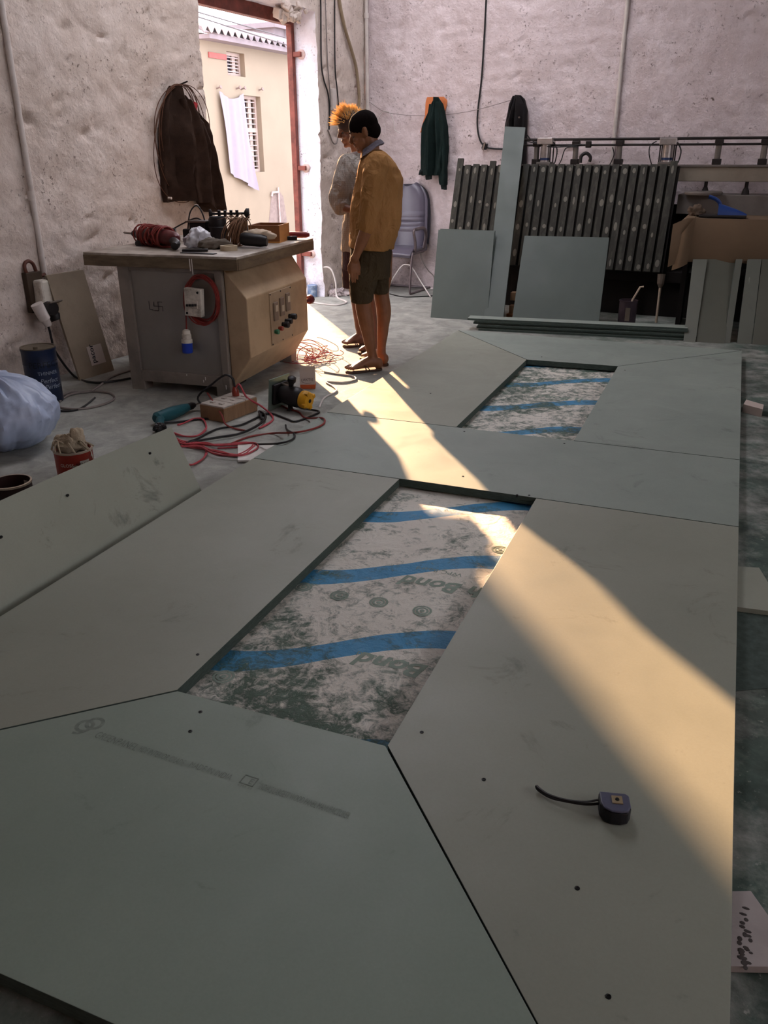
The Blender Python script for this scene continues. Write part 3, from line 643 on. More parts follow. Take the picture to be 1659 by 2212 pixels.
mb = MB(ST); mb.box((-.37, .20, Z8+.009), (.16, .035, .016), rz=radians(25)); tag(mb.build('flat_file', 'black_plastic', bevel=.003), 'flat black bar tool at the front edge of the bench', 'tool')
mb = MB(ST); mb.box((-.30, .115, Z8+.003), (.24, .045, .004), rz=radians(-3)); tag(mb.build('steel_rule', 'black_iron'), 'thin dark strip along the bench front edge', 'strip')
gr = thing('angle_grinder', 'dark grinder with pale dust lying by the twine coil', 'grinder', ST @ V((-.1, .55, Z8)))
MB(ST).lath((-.20, .51, Z8+.055), (-.03, .545, Z8+.04), [(.035, 0), (.042, .15), (.04, .75), (.032, 1)], 16).build('grip', 'black_plastic', gr, smooth=40)
mb = MB(ST); crumple(mb, (-.10, .57, Z8+.075), (.11, .04, .032), 3.1, amp=.3, fl=Z8+.02); mb.build('dust_pad', 'fluff', gr, smooth=70)
mb = MB(ST); rnd = random.Random(11)
for k in range(26):
    tl = rnd.uniform(-.35, .35); r = .08+rnd.uniform(-.012, .012); cx = -.25+rnd.uniform(-.035, .035)
    mb.tube([(cx+tl*r*cos(a)+.03*sin(a), .55+cos(a)*r, max(Z8+.004, Z8+.085+sin(a)*r*1.05)) for a in [i*pi/14 for i in range(28)]], .0035, 5, closed=True)
for k in range(14):
    x, y = -.25+rnd.uniform(-.06, .08), .55+rnd.uniform(-.03, .03); mb.tube(curve_pts([(x, y, Z8+.16), (x+rnd.uniform(-.05, .05), y, Z8+.18+rnd.uniform(0, .03)), (x+rnd.uniform(-.09, .09), y-.02, Z8+.17)], 4), .002, 4)
tag(mb.build('twine_coil', 'twine', smooth=True), 'frayed coil of brown twine standing on the bench', 'twine coil')
bxw = thing('wooden_box', 'small open wooden box on the bench beside the door', 'box', ST @ V((-.20, .95, Z8)))
BT = ST @ frame_at(V((-.20, .95, Z8)), radians(8))
MB(BT).bb(-.11, .11, -.13, .13, 0, .01).build('base', 'wood_box', bxw)
for q in ((-.11, .11, -.13, -.118), (-.11, .11, .118, .13), (-.11, -.098, -.118, .118), (.098, .11, -.118, .118)): MB(BT).bb(*q, .01, .115).build('side_board', 'wood_box' if q[0] > 0 else 'wood_dark', bxw, bevel=.0015)
mo = thing('router_motor', 'black motor block with a toothed cutter bar lying across it', 'machine tool', ST @ V((-.56, .84, Z8)))
MB(ST).lathe([(.062, 0), (.066, .02), (.066, .10), (.06, .105), (.062, .15), (.052, .17)], (-.52, .80, Z8), 20).build('motor', 'black_iron', mo, smooth=35)
MB(ST).bb(-.72, -.59, .75, .88, Z8, Z8+.13).build('gear_case', 'black_iron', mo, bevel=.01); MB(ST).bb(-.74, -.58, .74, .89, Z8+.13, Z8+.14).build('cover_plate', 'bit_steel', mo)
MB(ST).bb(-.45, -.36, .84, .95, Z8, Z8+.15).build('stand_block', 'black_iron', mo, bevel=.006)
q0, q1 = V((-.56, .82, Z8+.185)), V((-.36, .90, Z8+.185)); dd = (q1-q0)
mb = MB(ST); mb.cyl(q0-dd*.1, q1+dd*.1, .008); mb.lath(q0-dd*.12, q0-dd*.02, [(.03, 0), (.032, .5), (.012, 1)], 14); mb.lath(q1+dd*.0, q1+dd*.16, [(.014, 0), (.034, .4), (.034, 1)], 14)
for k in range(4): mb.box(q0+dd*(.2+k*.19), (.018, .03, .045), rz=radians(20))
mb.build('cutter_bar', 'black_iron', mo)
for k, (x, y) in enumerate(((-.93, .86), (-.78, .84))):
    ft = thing('plug_socket', ('left' if k == 0 else 'right')+'most black plug with an arching cable at the back of the bench', 'plug', ST @ V((x, y, Z8)))
    mb = MB(ST); mb.box((x, y, Z8+.04+.0*k), (.07, .05, .08), rz=.3); mb.build('plug_body', 'black_plastic', ft, bevel=.008)
    pts = [(x+.02, y, Z8+.075), (x+.10, y+.02, Z8+.115), (x+.22, y, Z8+.15), (x+.30, y-.02, Z8+.10), (x+.33, y-.03, Z8+.02)] if k == 0 else [(x, y, Z8+.08), (x+.03, y, Z8+.19), (x+.09, y, Z8+.235), (x+.14, y-.01, Z8+.16), (x+.16, y-.02, Z8+.02)]
    MB(ST).tube(curve_pts(pts, 7), .005).build('cable', 'cable_black', ft, smooth=True)
rt = thing('red_hand_tool', 'red handled tool at the far bench corner by the door frame', 'hand tool', ST @ V((-.06, 1.13, Z8)))
MB(ST).lath((-.14, 1.13, Z8+.03), (.02, 1.15, Z8+.03), [(.016, 0), (.021, .15), (.02, .85), (.012, 1)], 12).build('handle', 'tool_red', rt, smooth=40)
MB(ST).box((-.09, 1.06, Z8+.014), (.1, .05, .026), rz=.4).build('head', 'black_iron', rt, bevel=.008)
# under the bench
mb = MB(); p = onz(370, 838); crumple(mb, (p.x, p.y+.25, .035), (.10, .07, .04), 5.2, amp=.45, fl=.001); tag(mb.build('rag', mat('rag_brown', '#4a4038', .9, var=.3), smooth=60), 'crumpled dark rag on the floor under the saw bench', 'rag')
p = onz(440, 842); mb = MB(frame_at(V((p.x, p.y+.22, 0)), .1)); mb.box((0, 0, .03), (.32, .14, .06)); mb.box((0, 0, .065), (.2, .08, .02)); tag(mb.build('transformer_box', 'black_iron', bevel=.008), 'flat black box on the floor under the saw bench', 'box')
# ============================================================ left side of the room
mat('sack_blue', '#a9b6cf', .4, var=.08, vs=3, bump=.35, bs=14, spec=.5); mat('sack_print', '#5b6678', .7)
mat('drum_blue', '#15233f', .45, var=.25, vs=5, dirt='#0c1018', dirt_amt=.7, ds=5); mat('lid_dull', '#5d5344', .6, var=.25, dirt='#3a332a'); mat('print_pale', '#8d97a6', .7, var=.3, vs=40); mat('print_black', '#14171f', .7)
mat('tin_red', '#9c2f22', .45, var=.12, dirt='#5c1c15', dirt_amt=.4, ds=8); mat('tin_dark', '#2b1412', .45, var=.3); mat('tin_rim', '#b8a998', .4, .6); mat('tin_lid', '#8f8271', .6, var=.2); mat('rag_beige', '#a99a83', .95, var=.15, bump=.9, bs=110); mat('label_white', '#d9d3c8', .6)
mat('jacket_brown', '#33261f', .95, var=.2, vs=20, bump=.4, bs=160, spec=.1); mat('jacket_lining', '#c4b7ad', .9); mat('pin_red', '#a02a30', .6); mat('wire_rust', '#5d3e2e', .6, .4, var=.3)
mat('pvc_white', '#cfc6bf', .5, var=.06, dirt='#93857a', dirt_amt=.4, ds=6); mat('cable_grey', '#7d746f', .6); mat('hook_iron', '#2d2624', .5, .6); mat('teal', '#1d4f57', .45, var=.15); mat('yellow', '#d39a1e', .4, var=.08, dirt='#8a5f12', dirt_amt=.3, ds=10)
mat('carton', '#b9aba2', .8, var=.05); mat('carton_orange', '#b5532b', .8); mat('carton_in', '#8f7c6c', .85); mat('wood_board', '#8a6c50', .7, var=.2, aniso=(1, 8, 1)); mat('tile_white', '#b9b0a6', .4, var=.06, dirt='#7b7068', dirt_amt=.5, ds=9)
mat('alu', '#7b8a80', .35, .7, var=.1); mat('steel_dark', '#3a3a3c', .4, .6)

# ---- jacket and wire coil on a nail beside the door
def hang(name, T, outline, folds, depth, m, parent, seed=0., nv=46, nu=40, smooth=True):
    """cloth hanging on a wall: outline = [(z, left, right)] top to bottom in the wall plane (x = along wall, y = out of wall)"""
    def at(q):
        z = outline[0][0]+(outline[-1][0]-outline[0][0])*q
        for (za, la, ra), (zb, lb, rb) in zip(outline, outline[1:]):
            if za >= z >= zb-1e-9:
                k = (za-z)/max(1e-9, za-zb); return z, la+(lb-la)*k, ra+(rb-ra)*k
        return outline[-1]
    rings = []
    for j in range(nv+1):
        q = j/nv; z, l, r = at(q); w = (r-l)/2; c = (r+l)/2; ring = []
        for k in range(nu):
            a = 2*pi*k/nu; s = sin(a); x = c-w*cos(a)
            dp = depth*(.55+.45*min(1, q*3))*abs(s)**.8*(1 if s > 0 else .12)
            f = 1+.55*sin(folds*(x-c)/max(.05, w)*2.6+seed+q*1.6)+.45*noise.noise((x*17, z*3, seed))+.2*noise.noise((x*34, z*7, seed))
            y = .012+dp*f if s > 0 else .006
            ring.append((x, y+.008*noise.noise((x*30, z*16, seed)), z+.012*noise.noise((x*12, 3, seed))*q))
        rings.append([T @ V(p) for p in ring])
    return MB().loft(rings).build(name, m, parent, smooth=smooth)
# frame on the left wall: x = along wall away from the photographer, y = into the room
LT = Matrix(((RY.x, RX.x, 0, RC.x), (RY.y, RX.y, 0, RC.y), (0, 0, 1, 0), (0, 0, 0, 1)))
def lwp(u, v, off=0.): p = onleft(u, v, off); return room_xy(p)[1], p.z
jy, jz = lwp(384, 186)
jk = thing('jacket', 'dark brown jacket hanging from a nail beside the doorway', 'jacket', LT @ V((jy, .05, jz-1.0)))
def jo(L, off=.05):
    out = []
    for (v, ul, ur) in L: (yl, z), (yr, _) = lwp(ul, v, off), lwp(ur, v, off); out.append((z, yl, yr))
    return out
hang('jacket_body', LT, jo([(185, 374, 388), (200, 368, 396), (240, 357, 413), (290, 353, 422), (350, 353, 430), (400, 356, 434), (424, 360, 436), (436, 362, 437)]), 2.1, .11, 'jacket_brown', jk, 1.)
LT2 = LT @ Matrix.Translation((0, .03, 0))
hang('jacket_front', LT2, jo([(206, 386, 397), (232, 392, 414), (265, 402, 444), (310, 412, 450), (370, 420, 462), (420, 424, 470), (446, 430, 474), (458, 444, 475)]), 1.6, .09, 'jacket_brown', jk, 3.)
hang('sleeve', LT @ Matrix.Translation((0, .09, 0)), jo([(214, 378, 396), (250, 384, 412), (310, 396, 424), (370, 404, 433), (420, 410, 436), (438, 414, 436)]), 1.2, .06, 'jacket_brown', jk, 5.)
for (u, v) in ((366, 428), (468, 456), (423, 444)): y, z = lwp(u, v, .13); MB(LT).lath((y, .12, z), (y, .15, z), [(.009, 0), (.009, 1)], 10).build('snap_button', 'jacket_lining', jk)
y0, z0 = lwp(413, 228, .1); y1, z1 = lwp(420, 240, .1); MB(LT).box(((y0+y1)/2, .12, (z0+z1)/2), (.04, .015, .09), ry=.4).build('cloth_tag', 'pin_red', jk, bevel=.005)
MB(LT).lath((jy+.01, -.03, jz), (jy+.01, .09, jz+.03), [(.006, 0), (.006, 1)], 8).build('nail', 'hook_iron', jk)
wc = thing('wire_coil', 'loose coil of rusty wire hung behind the brown jacket', 'wire coil', LT @ V((jy, .03, jz-.9)))
rnd = random.Random(21)
for k in range(7):
    rx, rz = .28+rnd.uniform(-.08, .07), .40+rnd.uniform(-.06, .06); tl = rnd.uniform(-.05, .05); of = .03+.004*k
    pts = [(jy-.10*sin(a/2)+rx*sin(a)*(1+.06*sin(a*2+k))+tl*cos(a), of+.01*sin(a*3+k), jz+.01-rz*(1-cos(a))) for a in [2*pi*i/44 for i in range(44)]]
    MB(LT).tube(pts, .0032, 5, closed=True).build('wire_loop', 'wire_rust', wc, smooth=True)
# ---- conduit on the left wall
y, z0 = lwp(90, 560, .02); y2, _ = lwp(4, 2, .02)
c = thing('conduit', 'white conduit running up the left wall', 'conduit', LT @ V((y, .02, .78)))
MB(LT).cyl((y, .022, .62), (y2, .022, 3.4), .019, n=12).build('pipe', 'pvc_white', c, smooth=True)
for (u, v) in ((67, 423),): yy, zz = lwp(u, v, .02); MB(LT).cyl((yy, .022, zz-.03), (yy, .022, zz+.03), .025, n=12).build('coupling', 'pvc_white', c, smooth=40)
# ---- industrial socket on the wall
sy_, sz_ = lwp(68, 630)
so = thing('wall_socket', 'industrial wall socket on a dark board with looped cable', 'socket', LT @ V((sy_, .02, sz_-.25)))
MB(LT).box((sy_, .03, sz_), (.13, .045, .26)).build('backing_board', mat('socket_board', '#3f3226', .7), so, bevel=.004)
MB(LT).box((sy_+.02, .085, sz_+.0), (.10, .09, .16), taper=.9).build('casing', 'mcb_white', so, bevel=.015)
mb = MB(LT); mb.box((sy_+.03, .155, sz_-.065), (.11, .06, .012), rx=.3); mb.build('flap', 'cloth_grey', so, bevel=.004)
MB(LT).lath((sy_+.05, .10, sz_-.10), (sy_+.06, .13, sz_-.19), [(.045, 0), (.048, .6), (.04, 1)], 16).build('socket_mouth', 'black_plastic', so, smooth=40)
pgy, pgz = lwp(90, 675, .13)
MB(LT).lath((pgy-.03, .13, pgz+.06), (pgy+.02, .15, pgz-.09), [(.04, 0), (.038, .7), (.03, .75), (.022, 1)], 16).build('plug', 'pvc_white', so, smooth=40)
MB(LT).lath((pgy+.06, .12, pgz+.02), (pgy+.06, .18, pgz+.02), [(.045, 0), (.045, 1)], 16).build('plug_cap', 'black_plastic', so, smooth=40)
c1 = [lwp(u, v, .03) for u, v in ((66, 602), (54, 585), (52, 570), (60, 564), (70, 570), (78, 588), (88, 595), (96, 592))]
MB(LT).tube(curve_pts([(a, .035, b2) for a, b2 in c1], 6), .012).build('supply_cable', 'cable_brown', so, smooth=True)
c2 = [lwp(u, v, .12) for u, v in ((97, 692), (106, 710), (112, 735), (120, 760), (134, 785), (150, 800))]
g0 = [V(LT @ V((a, .12, max(b2, .01)))) for a, b2 in c2][:4]+[onz(160, 812, .012), onz(200, 826, .012), onz(240, 824, .01), onz(282, 817, .01)]
MB().tube(curve_pts(g0, 6), .008).build('flex', 'cable_black', so, smooth=True)
# ---- board leaning on the wall
p0, p1 = onz(174, 822), onz(247, 800); w = p1-p0; w.z = 0; L = w.length; wd = w.normalized(); nrm = V((wd.y, -wd.x, 0))
lean = V((0, 0, 1))*cos(.16)-nrm*sin(.16)
t0, t1 = onp(106, 616, p0+lean*.7, nrm), onp(186, 603, p0+lean*.7, nrm)
hgt = .72
lb = thing('leaning_board', 'narrow brown-grey board with a label leaning on the left wall', 'board', (p0+p1)/2)
sk = V((0, 0, 0))-wd*.045
vsb = [p0, p1, p1+lean*hgt+sk, p0+lean*hgt+sk]; th = -nrm*.018
MB().add(vsb+[p+th for p in vsb], [(0, 1, 2, 3), (7, 6, 5, 4), (0, 4, 5, 1), (1, 5, 6, 2), (2, 6, 7, 3), (3, 7, 4, 0)]).build('panel', mat('board_brown', '#8b7d6b', .6, var=.1, vs=4, dirt='#6b5f50', dirt_amt=.4), lb)
q0 = p0+wd*L*.40+lean*.075+nrm*.002; MB().add([q0, q0+wd*L*.42, q0+wd*L*.40+lean*.135, q0-wd*.006+lean*.135, q0+nrm*.001, q0+wd*L*.42+nrm*.001, q0+wd*L*.40+lean*.135+nrm*.001, q0-wd*.006+lean*.135+nrm*.001], [(4, 5, 6, 7), (3, 2, 1, 0), (0, 1, 5, 4), (1, 2, 6, 5), (2, 3, 7, 6), (3, 0, 4, 7)]).build('paper_label', 'carton', lb)
text_obj('label_print', 'pacor', q0+wd*.05+lean*.012+nrm*.0016, lean, -wd, .058, 'print_black', lb, bold=.001)
# ---- solvent drum
dp = V((-3.92, 3.92, 0)); dd_ = thing('thinner_drum', 'dark blue thinner drum standing against the left wall', 'drum', dp)
MB().lathe([(.10, 0), (.103, .005), (.103, .11), (.105, .115), (.103, .12), (.103, .245), (.105, .25), (.103, .255), (.103, .33), (.106, .335), (.106, .345)], dp, 30).build('body', 'drum_blue', dd_, smooth=35)
MB().lathe([(.104, .345), (.106, .352), (.098, .352), (.096, .346)], dp, 30).build('lid', 'lid_dull', dd_, smooth=35)
MB().lathe([(.014, .346), (.014, .362)], dp+V((.03, -.05, 0)), 12).build('cap', 'lid_dull', dd_)
def wrap_text(parent, s, c, r, ang, z, size, m, **k):
    """lettering bent round a drum of radius r; ang = direction its middle faces"""
    tn = V((-sin(ang), cos(ang), 0)); nd = V((cos(ang), sin(ang), 0))
    def fn(p):
        d_ = (p-c).dot(tn); a = ang+d_/r; return V((c.x+cos(a)*(r+.0012), c.y+sin(a)*(r+.0012), p.z))
    return text_obj('print', s, c+nd*r+V((0, 0, z)), tn, (0, 0, 1), size, m, parent, fn=fn, align='CENTER', **k)
va = atan2(-dp.y, -dp.x)
wrap_text(dd_, 'PERFECT', dp, .1036, va+.25, .235, .052, 'print_black'); wrap_text(dd_, 'THINNER', dp, .1036, va+.35, .19, .03, 'print_pale'); wrap_text(dd_, 'Perfect', dp, .1036, va+.35, .14, .04, 'print_pale', shear=.3); wrap_text(dd_, 'Perfect', dp, .1036, va+.55, .10, .04, 'print_pale', shear=.3)
# ---- woven sack, slumped
def sack():
    c = V((-3.53, 3.17, 0)); mb = MB(); H = .37
    mb.ball((0, 0, .17), (.31, .25, .20), 110, 60)
    out = []
    for p in mb.v:
        a = atan2(p.y, p.x); ca, sa = cos(a), sin(a)
        rd = lambda f, g, o_: 1-2.6*abs(noise.noise((ca*f+o_, sa*f, p.z*g)))
        fold = .045*rd(1.6, 3, 1)+.050*rd(3.6, 5, 4)+.022*rd(8, 13, 7)+.010*rd(15, 38, 2)
        s = 1+1.5*fold; q = V((p.x*s, p.y*s, p.z*(1+.7*fold)))
        if q.z < .07: q.x *= .94; q.y *= .94
        q.z = max(.002, q.z); q.z += .16*max(0, -q.x-.02)*(q.z/.3)             # higher toward its tied neck on the left
        out.append(c+q)
    mb.v = out; return mb, c
mb, c = sack(); sk_ = thing('plastic_sack', 'full pale blue woven plastic sack at the left edge', 'sack', c); mb.build('sack_body', 'sack_blue', sk_, smooth=55)
mb = MB(); mb.sheet(lambda a, q: (c.x-.30+.50*a, c.y-.245-.085*sin(pi*min(1, a*1.05))+.01*q, .20+.028*q+.05*a*a+.010*noise.noise((a*12, q*4, 0))), 26, 5, .006); mb.build('folded_hem', 'sack_blue', sk_, smooth=70)
mb = MB(); crumple(mb, (c.x-.20, c.y+.0, .41), (.13, .09, .06), 6.6, amp=.4); mb.build('gathered_neck', 'sack_blue', sk_, smooth=70)
text_obj('print', 'LOE', V((c.x+.0, c.y-.325, .165)), (.0, .05, -1), (1, .1, .0), .045, 'sack_print', sk_, thick=.004)
# ---- cable loop on the floor and others
def floor_cable(name, label, pix, r, m, z=None, n=7, group=None, zs=None):
    pts = [onz(u, v, (zs[i] if zs else (z if z is not None else r))) for i, (u, v) in enumerate(pix)]
    o = MB().tube(curve_pts(pts, n), r, 7).build(name, m, smooth=True); return tag(o, label, 'cable', group)
floor_cable('cable', 'dark cable looped on the floor by the blue sack', [(282, 800), (240, 815), (196, 845), (150, 848), (122, 862), (124, 878), (165, 884), (215, 876), (246, 862), (236, 849), (190, 846), (150, 853), (128, 868)], .007, 'cable_grey')
floor_cable('cable', 'short dark cable end crossing the floor loop', [(110, 886), (150, 888), (178, 880), (205, 859)], .006, 'cable_black')
# ---- tins
def tin(p, r, h, m, name, label, lid=True, bail=True):
    o = thing(name, label, 'paint tin', p)
    MB().lathe([(r*.98, 0), (r, .006), (r, h-.012), (r*1.03, h-.008), (r*1.03, h), (r*.96, h), (r*.94, h-.006), (r*.90, h-.006), (r*.88, h-.02), (r*.86, h-.02)] if lid else [(r*.98, 0), (r, .006), (r, h-.012), (r*1.03, h-.008), (r*1.03, h), (r*.94, h), (r*.93, h-.03), (r*.93, .02)], p, 34, cap=True).build('body', m, o, smooth=35)
    MB().lathe([(r*1.035, h-.007), (r*1.04, h+.001), (r*.95, h+.002), (r*.94, h-.003)], p, 34, cap=False).build('rim', 'tin_rim', o, smooth=35)
    if lid: MB().lathe([(r*.90, h-.016), (r*.88, h-.012), (r*.3, h-.012)], p, 30).build('lid', 'tin_lid', o, smooth=35)
    return o
p = onz(157, 968, .165); p.z = 0; p += V((0, .0, 0)); tr = tin(p, .088, .165, 'tin_red', 'paint_tin', 'red oxide paint tin with a rag on its lid')
va = atan2(-p.y, -p.x)
wrap_text(tr, 'GLOSS', p, .089, va-.45, .10, .022, 'label_white'); lbm = MB()
lbm.grid(lambda a, q: (p.x+cos(va+.25+.55*a)*.0892, p.y+sin(va+.25+.55*a)*.0892, .098+.026*q), 8, 1); lbm.build('label', 'label_white', tr)
wrap_text(tr, 'RED OXIDE', p, .0893, va+.53, .104, .017, 'print_black')
for k in range(3): MB().tube([(p.x+cos(va+1.0+.03*i)*.0895, p.y+sin(va+1.0+.03*i)*.0895, .13+.02*sin(i*.4+k)+.01*k-.03*i*.1) for i in range(9)], .002, 4).build('swirl_print', 'label_white', tr)
MB().lath((p.x+cos(va)*.086, p.y+sin(va)*.086, .095), (p.x+cos(va)*.098, p.y+sin(va)*.098, .095), [(.013, 0), (.012, 1)], 12).build('bail_ear', 'tin_rim', tr)
MB().tube(curve_pts([(p.x+cos(va)*.097, p.y+sin(va)*.097, .095), (p.x+cos(va-.2)*.105, p.y+sin(va-.2)*.105, .07), (p.x+cos(va-.5)*.11, p.y+sin(va-.5)*.11, .05), (p.x+cos(va-.9)*.10, p.y+sin(va-.9)*.10, .045)], 5), .002, 5).build('bail_wire', 'tin_rim', tr)
mb = MB(); crumple(mb, (p.x-.01, p.y-.01, .192), (.062, .05, .045), 1.4, n=26, m=16, amp=.3, fl=.156); crumple(mb, (p.x+.025, p.y+.01, .205), (.04, .035, .05), 4.4, n=22, m=14, amp=.34, fl=.156)
rnd = random.Random(2)
for k in range(9):
    a = rnd.uniform(0, 6.3); q = V((p.x+cos(a)*.05, p.y+sin(a)*.045, .20)); mb.tube(curve_pts([q, q+V((cos(a)*.03, sin(a)*.03, rnd.uniform(-.01, .02))), q+V((cos(a+.5)*.05, sin(a+.5)*.05, -.03))], 4), .004, 5)
tag(mb.build('cotton_rag', 'rag_beige', smooth=70), 'bundled beige cotton rag on the red paint tin', 'rag')
p = onz(22, 1040, .16); p.z = 0; td = tin(p, .085, .16, 'tin_dark', 'paint_tin', 'dark open paint tin cut by the left edge', lid=False)
va = atan2(-p.y, -p.x); wrap_text(td, 'SYNTHETIC', p, .086, va+.35, .085, .022, 'print_pale'); wrap_text(td, 'PRIMER', p, .086, va+.3, .055, .024, 'print_pale')
MB().box((p.x+.01, p.y+.079, .125), (.03, .004, .025)).build('label', 'label_white', td)
# ---- long offcut standing on edge along the panels
a0, a1 = V((-2.12, 1.55, .002)), V((-2.105, 2.95, .002)); tA, tB = onp(0, 1085, (-2.30, 0, 0), V((1, 0, 0))), onp(370, 922, (-2.30, 0, 0), V((1, 0, 0)))
dl = (tB-tA)/(tB.y-tA.y); tA = tA+dl*(1.62-tA.y)
def offc(a, q):
    lo = a0+(a1-a0)*a; hi = tA+(tB-tA)*a; s = lo+(hi-lo)*q; return s+V((-1, 0, .55)).normalized()*(.012*sin(pi*a)*(q-.3))
ob = MB().sheet(offc, 24, 6, .016).build('offcut_board', 'board_worn', smooth=30); tag(ob, 'long stained offcut board leaning on edge along the left panel', 'board')
for u, v in ((146, 1070), (324, 979), (2, 1160)):
    s = onp(u, v, (a0+tA)/2, (tA-a0).cross(a1-a0).normalized()); n_ = (tA-a0).cross(a1-a0).normalized(); n_ = n_ if n_.x > 0 else -n_
    MB().lath(s-n_*.003, s+n_*.004, [(.006, 0), (.005, 1)], 10).build('screw', 'screw_dark', ob)

# ---- teal drill lying on the floor
p0, p1 = onz(335, 905, .04), onz(405, 880, .035); dv = (p1-p0).normalized()
dr2 = thing('power_drill', 'teal power drill lying on the floor before the saw bench', 'drill', (p0.x, p0.y, 0))
MB().lath(p0, p1, [(.022, 0), (.036, .06), (.038, .5), (.032, .8), (.024, 1)], 18).build('motor_body', 'teal', dr2, smooth=35)
MB().lath(p1, p1+dv*.065, [(.018, 0), (.022, .2), (.022, .6), (.014, 1)], 16).build('chuck', 'black_iron', dr2, smooth=35)
MB().lath(p1+dv*.06, p1+dv*.12, [(.005, 0), (.004, .9), (.001, 1)], 8).build('drill_bit', 'bit_steel', dr2)
hd = onz(352, 916, .028)
mb = MB(); mb.tube(curve_pts([p0+dv*.05, p0*.4+hd*.6+V((0, 0, 0)), hd+V((.02, -.05, -.004))], 5), .024, 10); mb.build('handle', 'teal', dr2, smooth=True)
mb = MB(); crumple(mb, (hd.x+.03, hd.y-.07, .028), (.035, .03, .026), 8.8, amp=.4, fl=.002); mb.build('trigger_guard', 'black_plastic', dr2, smooth=True)
# ---- extension box with switch plates
e0, e1, e2 = onz(492, 915), onz(562, 888), onz(470, 880)
ex_d = (e1-e0); ex_a = atan2(ex_d.y, ex_d.x); ET = frame_at(V((e0.x-.02, e0.y, 0)), ex_a)
ebx = thing('extension_box', 'wooden extension box with white switch plates and plugs', 'extension box', ET @ V((.17, .1, 0)))
W_, D_ = .30, .19
MB(ET).bb(0, W_, 0, D_, 0, .085).build('wood_case', 'wood_board', ebx, bevel=.004)
for k in range(3):
    MB(ET).bb(.004+k*.099, .098+k*.099, .004, D_-.004, .085, .094).build('switch_plate', 'tile_white', ebx, bevel=.002)
    for j in range(2): MB(ET).box((.05+k*.099, .06+j*.07, .097), (.022, .03, .007)).build('rocker', 'tile_white', ebx, bevel=.002)
MB(ET).lath((.235, .11, .094), (.235, .115, .15), [(.022, 0), (.022, .5), (.012, 1)], 12).build('plug', 'red_lens', ebx, smooth=40)
def cable3(parent, pts, r, m, name='cable'): return MB().tube(curve_pts(pts, 7), r, 7).build(name, m, parent, smooth=True)
pt = ET @ V((.235, .115, .15))
cable3(ebx, [pt, pt+V((-.01, .0, .05)), pt+V((-.05, -.02, .07)), pt+V((-.12, -.05, .02)), pt+V((-.22, -.08, -.08)), onz(470, 900, .01), onz(430, 905, .008), onz(380, 912, .008), onz(350, 912, .02)], .0065, 'cable_black')
cable3(ebx, [pt+V((.0, 0, -.02)), pt+V((.04, -.01, .02)), pt+V((.1, -.03, -.05)), onz(568, 880, .02), onz(590, 905, .008), onz(560, 925, .008)], .006, 'cable_pink')
cable3(ebx, [pt+V((-.16, -.06, -.04)), onz(478, 895, .06), onz(486, 915, .03), onz(505, 925, .008), onz(530, 930, .008)], .005, 'cable_red')
for k, (x, y) in enumerate(((.32, .05), (.345, .12))):
    MB(ET).box((x, y, .02+.02*k), (.05, .03, .025), rz=.5*k).build('loose_plug', 'steel_dark', ebx, bevel=.004)
# ---- heaps of cable on the floor
rnd = random.Random(31)
def bundle(name, label, pix, r, m, count, spread, group=None):
    o = thing(name, label, 'cable', onz(*pix[0], 0))
    for k in range(count):
        ps = []
        for i, (u, v) in enumerate(pix):
            q = onz(u, v, r*(1+1.6*(k % 3))+.002); q += V((rnd.uniform(-spread, spread), rnd.uniform(-spread, spread)*1.4, 0)); ps.append(q)
        MB().tube(curve_pts(ps, 7), r, 6).build('strand', m, o, smooth=True)
    return o
bundle('extension_cable', 'bunched pink-red cable by the stained offcut board', [(380, 950), (400, 957), (440, 958), (480, 962), (540, 958), (545, 970), (510, 985), (470, 978), (430, 965), (395, 962)], .0045, 'cable_pink', 5, .018)
bundle('extension_cable', 'pink cable loop near the teal drill', [(375, 935), (400, 942), (430, 940), (445, 925), (440, 905), (420, 905), (400, 912), (385, 918)], .0045, 'cable_pink', 2, .008)
bundle('extension_cable', 'thin pink cable curling past the offcut board end', [(398, 960), (430, 956), (446, 972), (440, 990), (420, 1002), (408, 1004)], .004, 'cable_pink', 2, .006)
bundle('cable', 'long black cable snaking from the drill to the panels', [(372, 962), (420, 950), (450, 935), (475, 925), (520, 918), (560, 900), (585, 893), (620, 905), (640, 910), (680, 895), (688, 888), (650, 880), (600, 862)], .0055, 'cable_black', 1, .0)
bundle('cable', 'black cable lying below the extension box', [(400, 955), (470, 945), (520, 935), (560, 918), (575, 900), (560, 890), (565, 905)], .0055, 'cable_black', 2, .012)
def over(u, v, r): 
    p = onz(u, v, ZT+r); return p if p.x > XL else onz(u, v, r)
def panel_cable(label, pix, r, m):
    o = MB().tube(curve_pts([over(u, v, r+.001) for u, v in pix], 7), r, 7).build('cable', m, smooth=True); return tag(o, label, 'cable')
panel_cable('red-black cable looping over the middle panel corner', [(500, 958), (540, 943), (590, 936), (640, 934), (680, 925), (700, 914), (696, 903), (660, 903), (645, 890), (620, 882), (595, 868), (590, 860)], .0055, 'cable_red')
panel_cable('black cable with a white end on the middle panel', [(545, 960), (600, 958), (630, 950), (636, 938), (620, 928), (617, 918)], .0055, 'cable_black')
panel_cable('pink cable end over the left panel corner', [(470, 968), (520, 965), (544, 958), (545, 965), (520, 983), (480, 978)], .0045, 'cable_pink')
floor_cable('cable', 'pale cord doubled on the sunlit floor before the men', [(700, 803), (730, 808), (760, 812), (768, 820), (740, 826), (705, 825), (720, 835), (726, 845), (700, 860), (690, 880)], .006, 'cable_white')
wr = thing('cable_heap', 'tangle of thin red and white wires on the floor behind the saw bench', 'cable', onz(680, 775)); rnd = random.Random(9)
